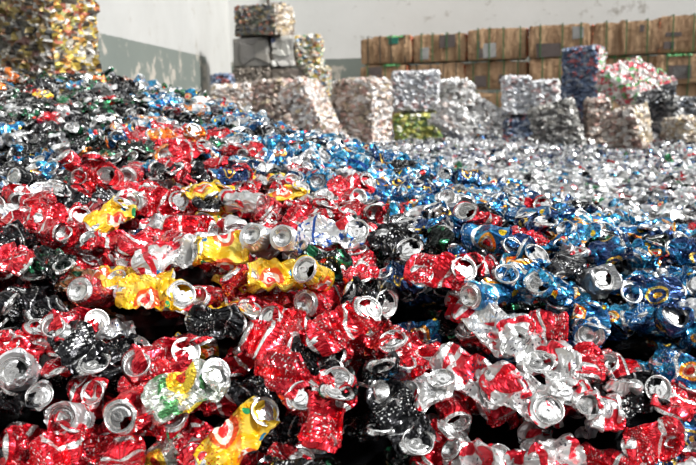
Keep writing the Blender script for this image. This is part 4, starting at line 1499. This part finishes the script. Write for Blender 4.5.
# ------------------------------------------------------------------ the hall
def wall_mat(name, zline, paint_from, paint_to, axis, ca=(.64, .64, .615), cb=(.72, .72, .70)):
    m, nt, b = new_mat(name)
    g = nt.nodes.new('ShaderNodeNewGeometry')
    sep = nt.nodes.new('ShaderNodeSeparateXYZ'); nt.links.new(g.outputs['Position'], sep.inputs[0])
    pos = g.outputs['Position']
    n1 = noise(nt, pos, .8, 5.0, .6)
    n2 = noise(nt, pos, 3.5, 5.0, .65)
    n3 = noise(nt, pos, 9.0, 3.0, .6)
    col = mixc(nt, step(nt, n1, .3, .7), ca, cb)
    col = mixc(nt, step(nt, n2, .60, .72), col, (.40, .38, .34))
    zz = mth(nt, 'ADD', sep.outputs[2], mth(nt, 'MULTIPLY', mth(nt, 'SUBTRACT', n3, .5), .03))
    low = mth(nt, 'LESS_THAN', zz, zline)
    c = sep.outputs[axis]
    inr = mth(nt, 'MULTIPLY', mth(nt, 'GREATER_THAN', c, paint_from), mth(nt, 'LESS_THAN', c, paint_to))
    low = mth(nt, 'MULTIPLY', low, inr)
    # flaking paint, more of it lower down
    peel = step(nt, mth(nt, 'ADD', n2, mth(nt, 'MULTIPLY', mth(nt, 'SUBTRACT', zline, sep.outputs[2]), .18)), .595, .655)
    paint = mixc(nt, n1, (.155, .18, .16), (.20, .225, .20))
    paint = mixc(nt, mth(nt, 'MULTIPLY', peel, .8), paint, (.52, .47, .40))
    col = mixc(nt, low, col, paint)
    nt.links.new(col, b.inputs['Base Color'])
    b.inputs['Roughness'].default_value = .85
    bump(nt, b, n2, .25, .02)
    return m


def slab(name, p0, p1, z0, z1, thick, mat):
    """upright slab from p0 to p1 (ground points); thickness goes to the left of the direction"""
    p0, p1 = np.array(p0, float), np.array(p1, float)
    d = (p1 - p0) / np.linalg.norm(p1 - p0); n = np.array([-d[1], d[0]]) * thick
    c = [p0, p1, p1 + n, p0 + n]
    v = [(*q, z0) for q in c] + [(*q, z1) for q in c]
    f = [(0, 1, 5, 4), (1, 2, 6, 5), (2, 3, 7, 6), (3, 0, 4, 7), (4, 5, 6, 7), (3, 2, 1, 0)]
    me = bpy.data.meshes.new(name); me.from_pydata(v, [], f); me.materials.append(mat)
    o = link(name, me); o['kind'] = 'structure'
    return o


WL0, WL1 = at(100, 35, 8.7)[:2], at(231, 62, 16.2)[:2]
dirL = (WL1 - WL0) / np.linalg.norm(WL1 - WL0)
slab('wall_left', WL0 - dirL * 10.0, WL1, -.02, 4.2, .25, wall_mat('left_wall_plaster', 1.66, -5, 13.9, 1, (.46, .46, .44), (.54, .54, .52)))
corner = WL1
back_dir = np.array([math.cos(math.radians(-7)), math.sin(math.radians(-7))])
slab('wall_back', corner - back_dir * .25, corner + back_dir * 14.5, -.02, 4.6, .25, wall_mat('back_wall_plaster', 1.66, -9, 20, 0))
m, nt, b = new_mat('dusty_concrete_floor')
tc = nt.nodes.new('ShaderNodeTexCoord')
n1 = noise(nt, tc.outputs['Object'], 1.2, 6.0, .65)
nt.links.new(mixc(nt, n1, (.16, .155, .15), (.30, .29, .27)), b.inputs['Base Color'])
b.inputs['Roughness'].default_value = .8
me = bpy.data.meshes.new('floor')
me.from_pydata([(-6, -6, 0), (14, -6, 0), (14, 18, 0), (-6, 18, 0), (-6, -6, -.1), (14, -6, -.1), (14, 18, -.1), (-6, 18, -.1)], [], [(0, 1, 2, 3), (7, 6, 5, 4), (0, 4, 5, 1), (1, 5, 6, 2), (2, 6, 7, 3), (3, 7, 4, 0)])
me.materials.append(m)
fo = link('floor', me); fo['kind'] = 'structure'

# thin pipe running up the wall above the corner stack
pp = at(263, 12, 14.2)
n = 10
vs = []; fs = []
for z in (2.15, 4.2):
    for j in range(n):
        a = 2 * PI * j / n
        vs.append((.028 * math.cos(a), .028 * math.sin(a), z))
for j in range(n):
    fs.append((j, (j + 1) % n, n + (j + 1) % n, n + j))
me = bpy.data.meshes.new('pipe'); me.from_pydata(vs, [], fs); me.materials.append(plain('dark_rusty_iron', (.12, .09, .07), .6, .3))
po = link('wall_pipe', me)
PIPE_X = at(263, 5, 15.0)
tb = (PIPE_X[0] - corner[0]) / back_dir[0]
po.location = (PIPE_X[0], (corner + back_dir * tb)[1] - .03, 0)
tag(po, 'thin dark pipe running up the pale wall above the corner stack', 'pipe')

# ------------------------------------------------------------------ light: open hall side to the right, dark world with bright lobes added for reflections
sc_ = bpy.context.scene
w = bpy.data.worlds.new('world'); sc_.world = w
w.use_nodes = True
nt = w.node_tree
bg = nt.nodes['Background']
tc = nt.nodes.new('ShaderNodeTexCoord')
vec = tc.outputs['Generated']


def lobe(direction, lo, hi):
    d = np.array(direction, float); d /= np.linalg.norm(d)
    n = nt.nodes.new('ShaderNodeVectorMath'); n.operation = 'DOT_PRODUCT'
    nt.links.new(vec, n.inputs[0]); n.inputs[1].default_value = d
    return step(nt, n.outputs['Value'], lo, hi)


base = nt.nodes.new('ShaderNodeValue'); base.outputs[0].default_value = .07
v = base.outputs[0]
for (dr, lo, hi, amt) in (((.8, -.35, .75), .86, .90, 3.2), ((-.1, -.45, 1.0), .935, .955, 2.6), ((.1, .75, .9), .945, .96, 2.2), ((.45, -1, .45), .945, .96, 1.8), ((-.7, -.6, .8), .955, .965, 1.6), ((.9, .5, .5), .93, .95, 1.8)):
    v = mth(nt, 'ADD', v, mth(nt, 'MULTIPLY', lobe(dr, lo, hi), amt))
cl = noise(nt, vec, 3.6, 3.0, .6)
v = mth(nt, 'MULTIPLY', v, step(nt, cl, .34, .56))
v = mth(nt, 'ADD', v, .05)
v = mth(nt, 'MULTIPLY', v, .74)
nt.links.new(v, bg.inputs['Strength'])
bg.inputs['Color'].default_value = (.98, .99, 1.0, 1)
sd = bpy.data.lights.new('sun', 'SUN'); sd.energy = 4.5; sd.angle = math.radians(6); sd.color = (1, .985, .96)
so_ = bpy.data.objects.new('sun', sd); C.objects.link(so_)
so_.rotation_euler = Vector((-.80, .38, -.80)).to_track_quat('-Z', 'Y').to_euler()

vs_ = sc_.view_settings
vs_.view_transform = 'Standard'; vs_.look = 'None'; vs_.gamma = 1; vs_.use_curve_mapping = False
vs_.exposure = 0.15
sc_.cycles.max_bounces = 6
sc_.cycles.use_denoising = True
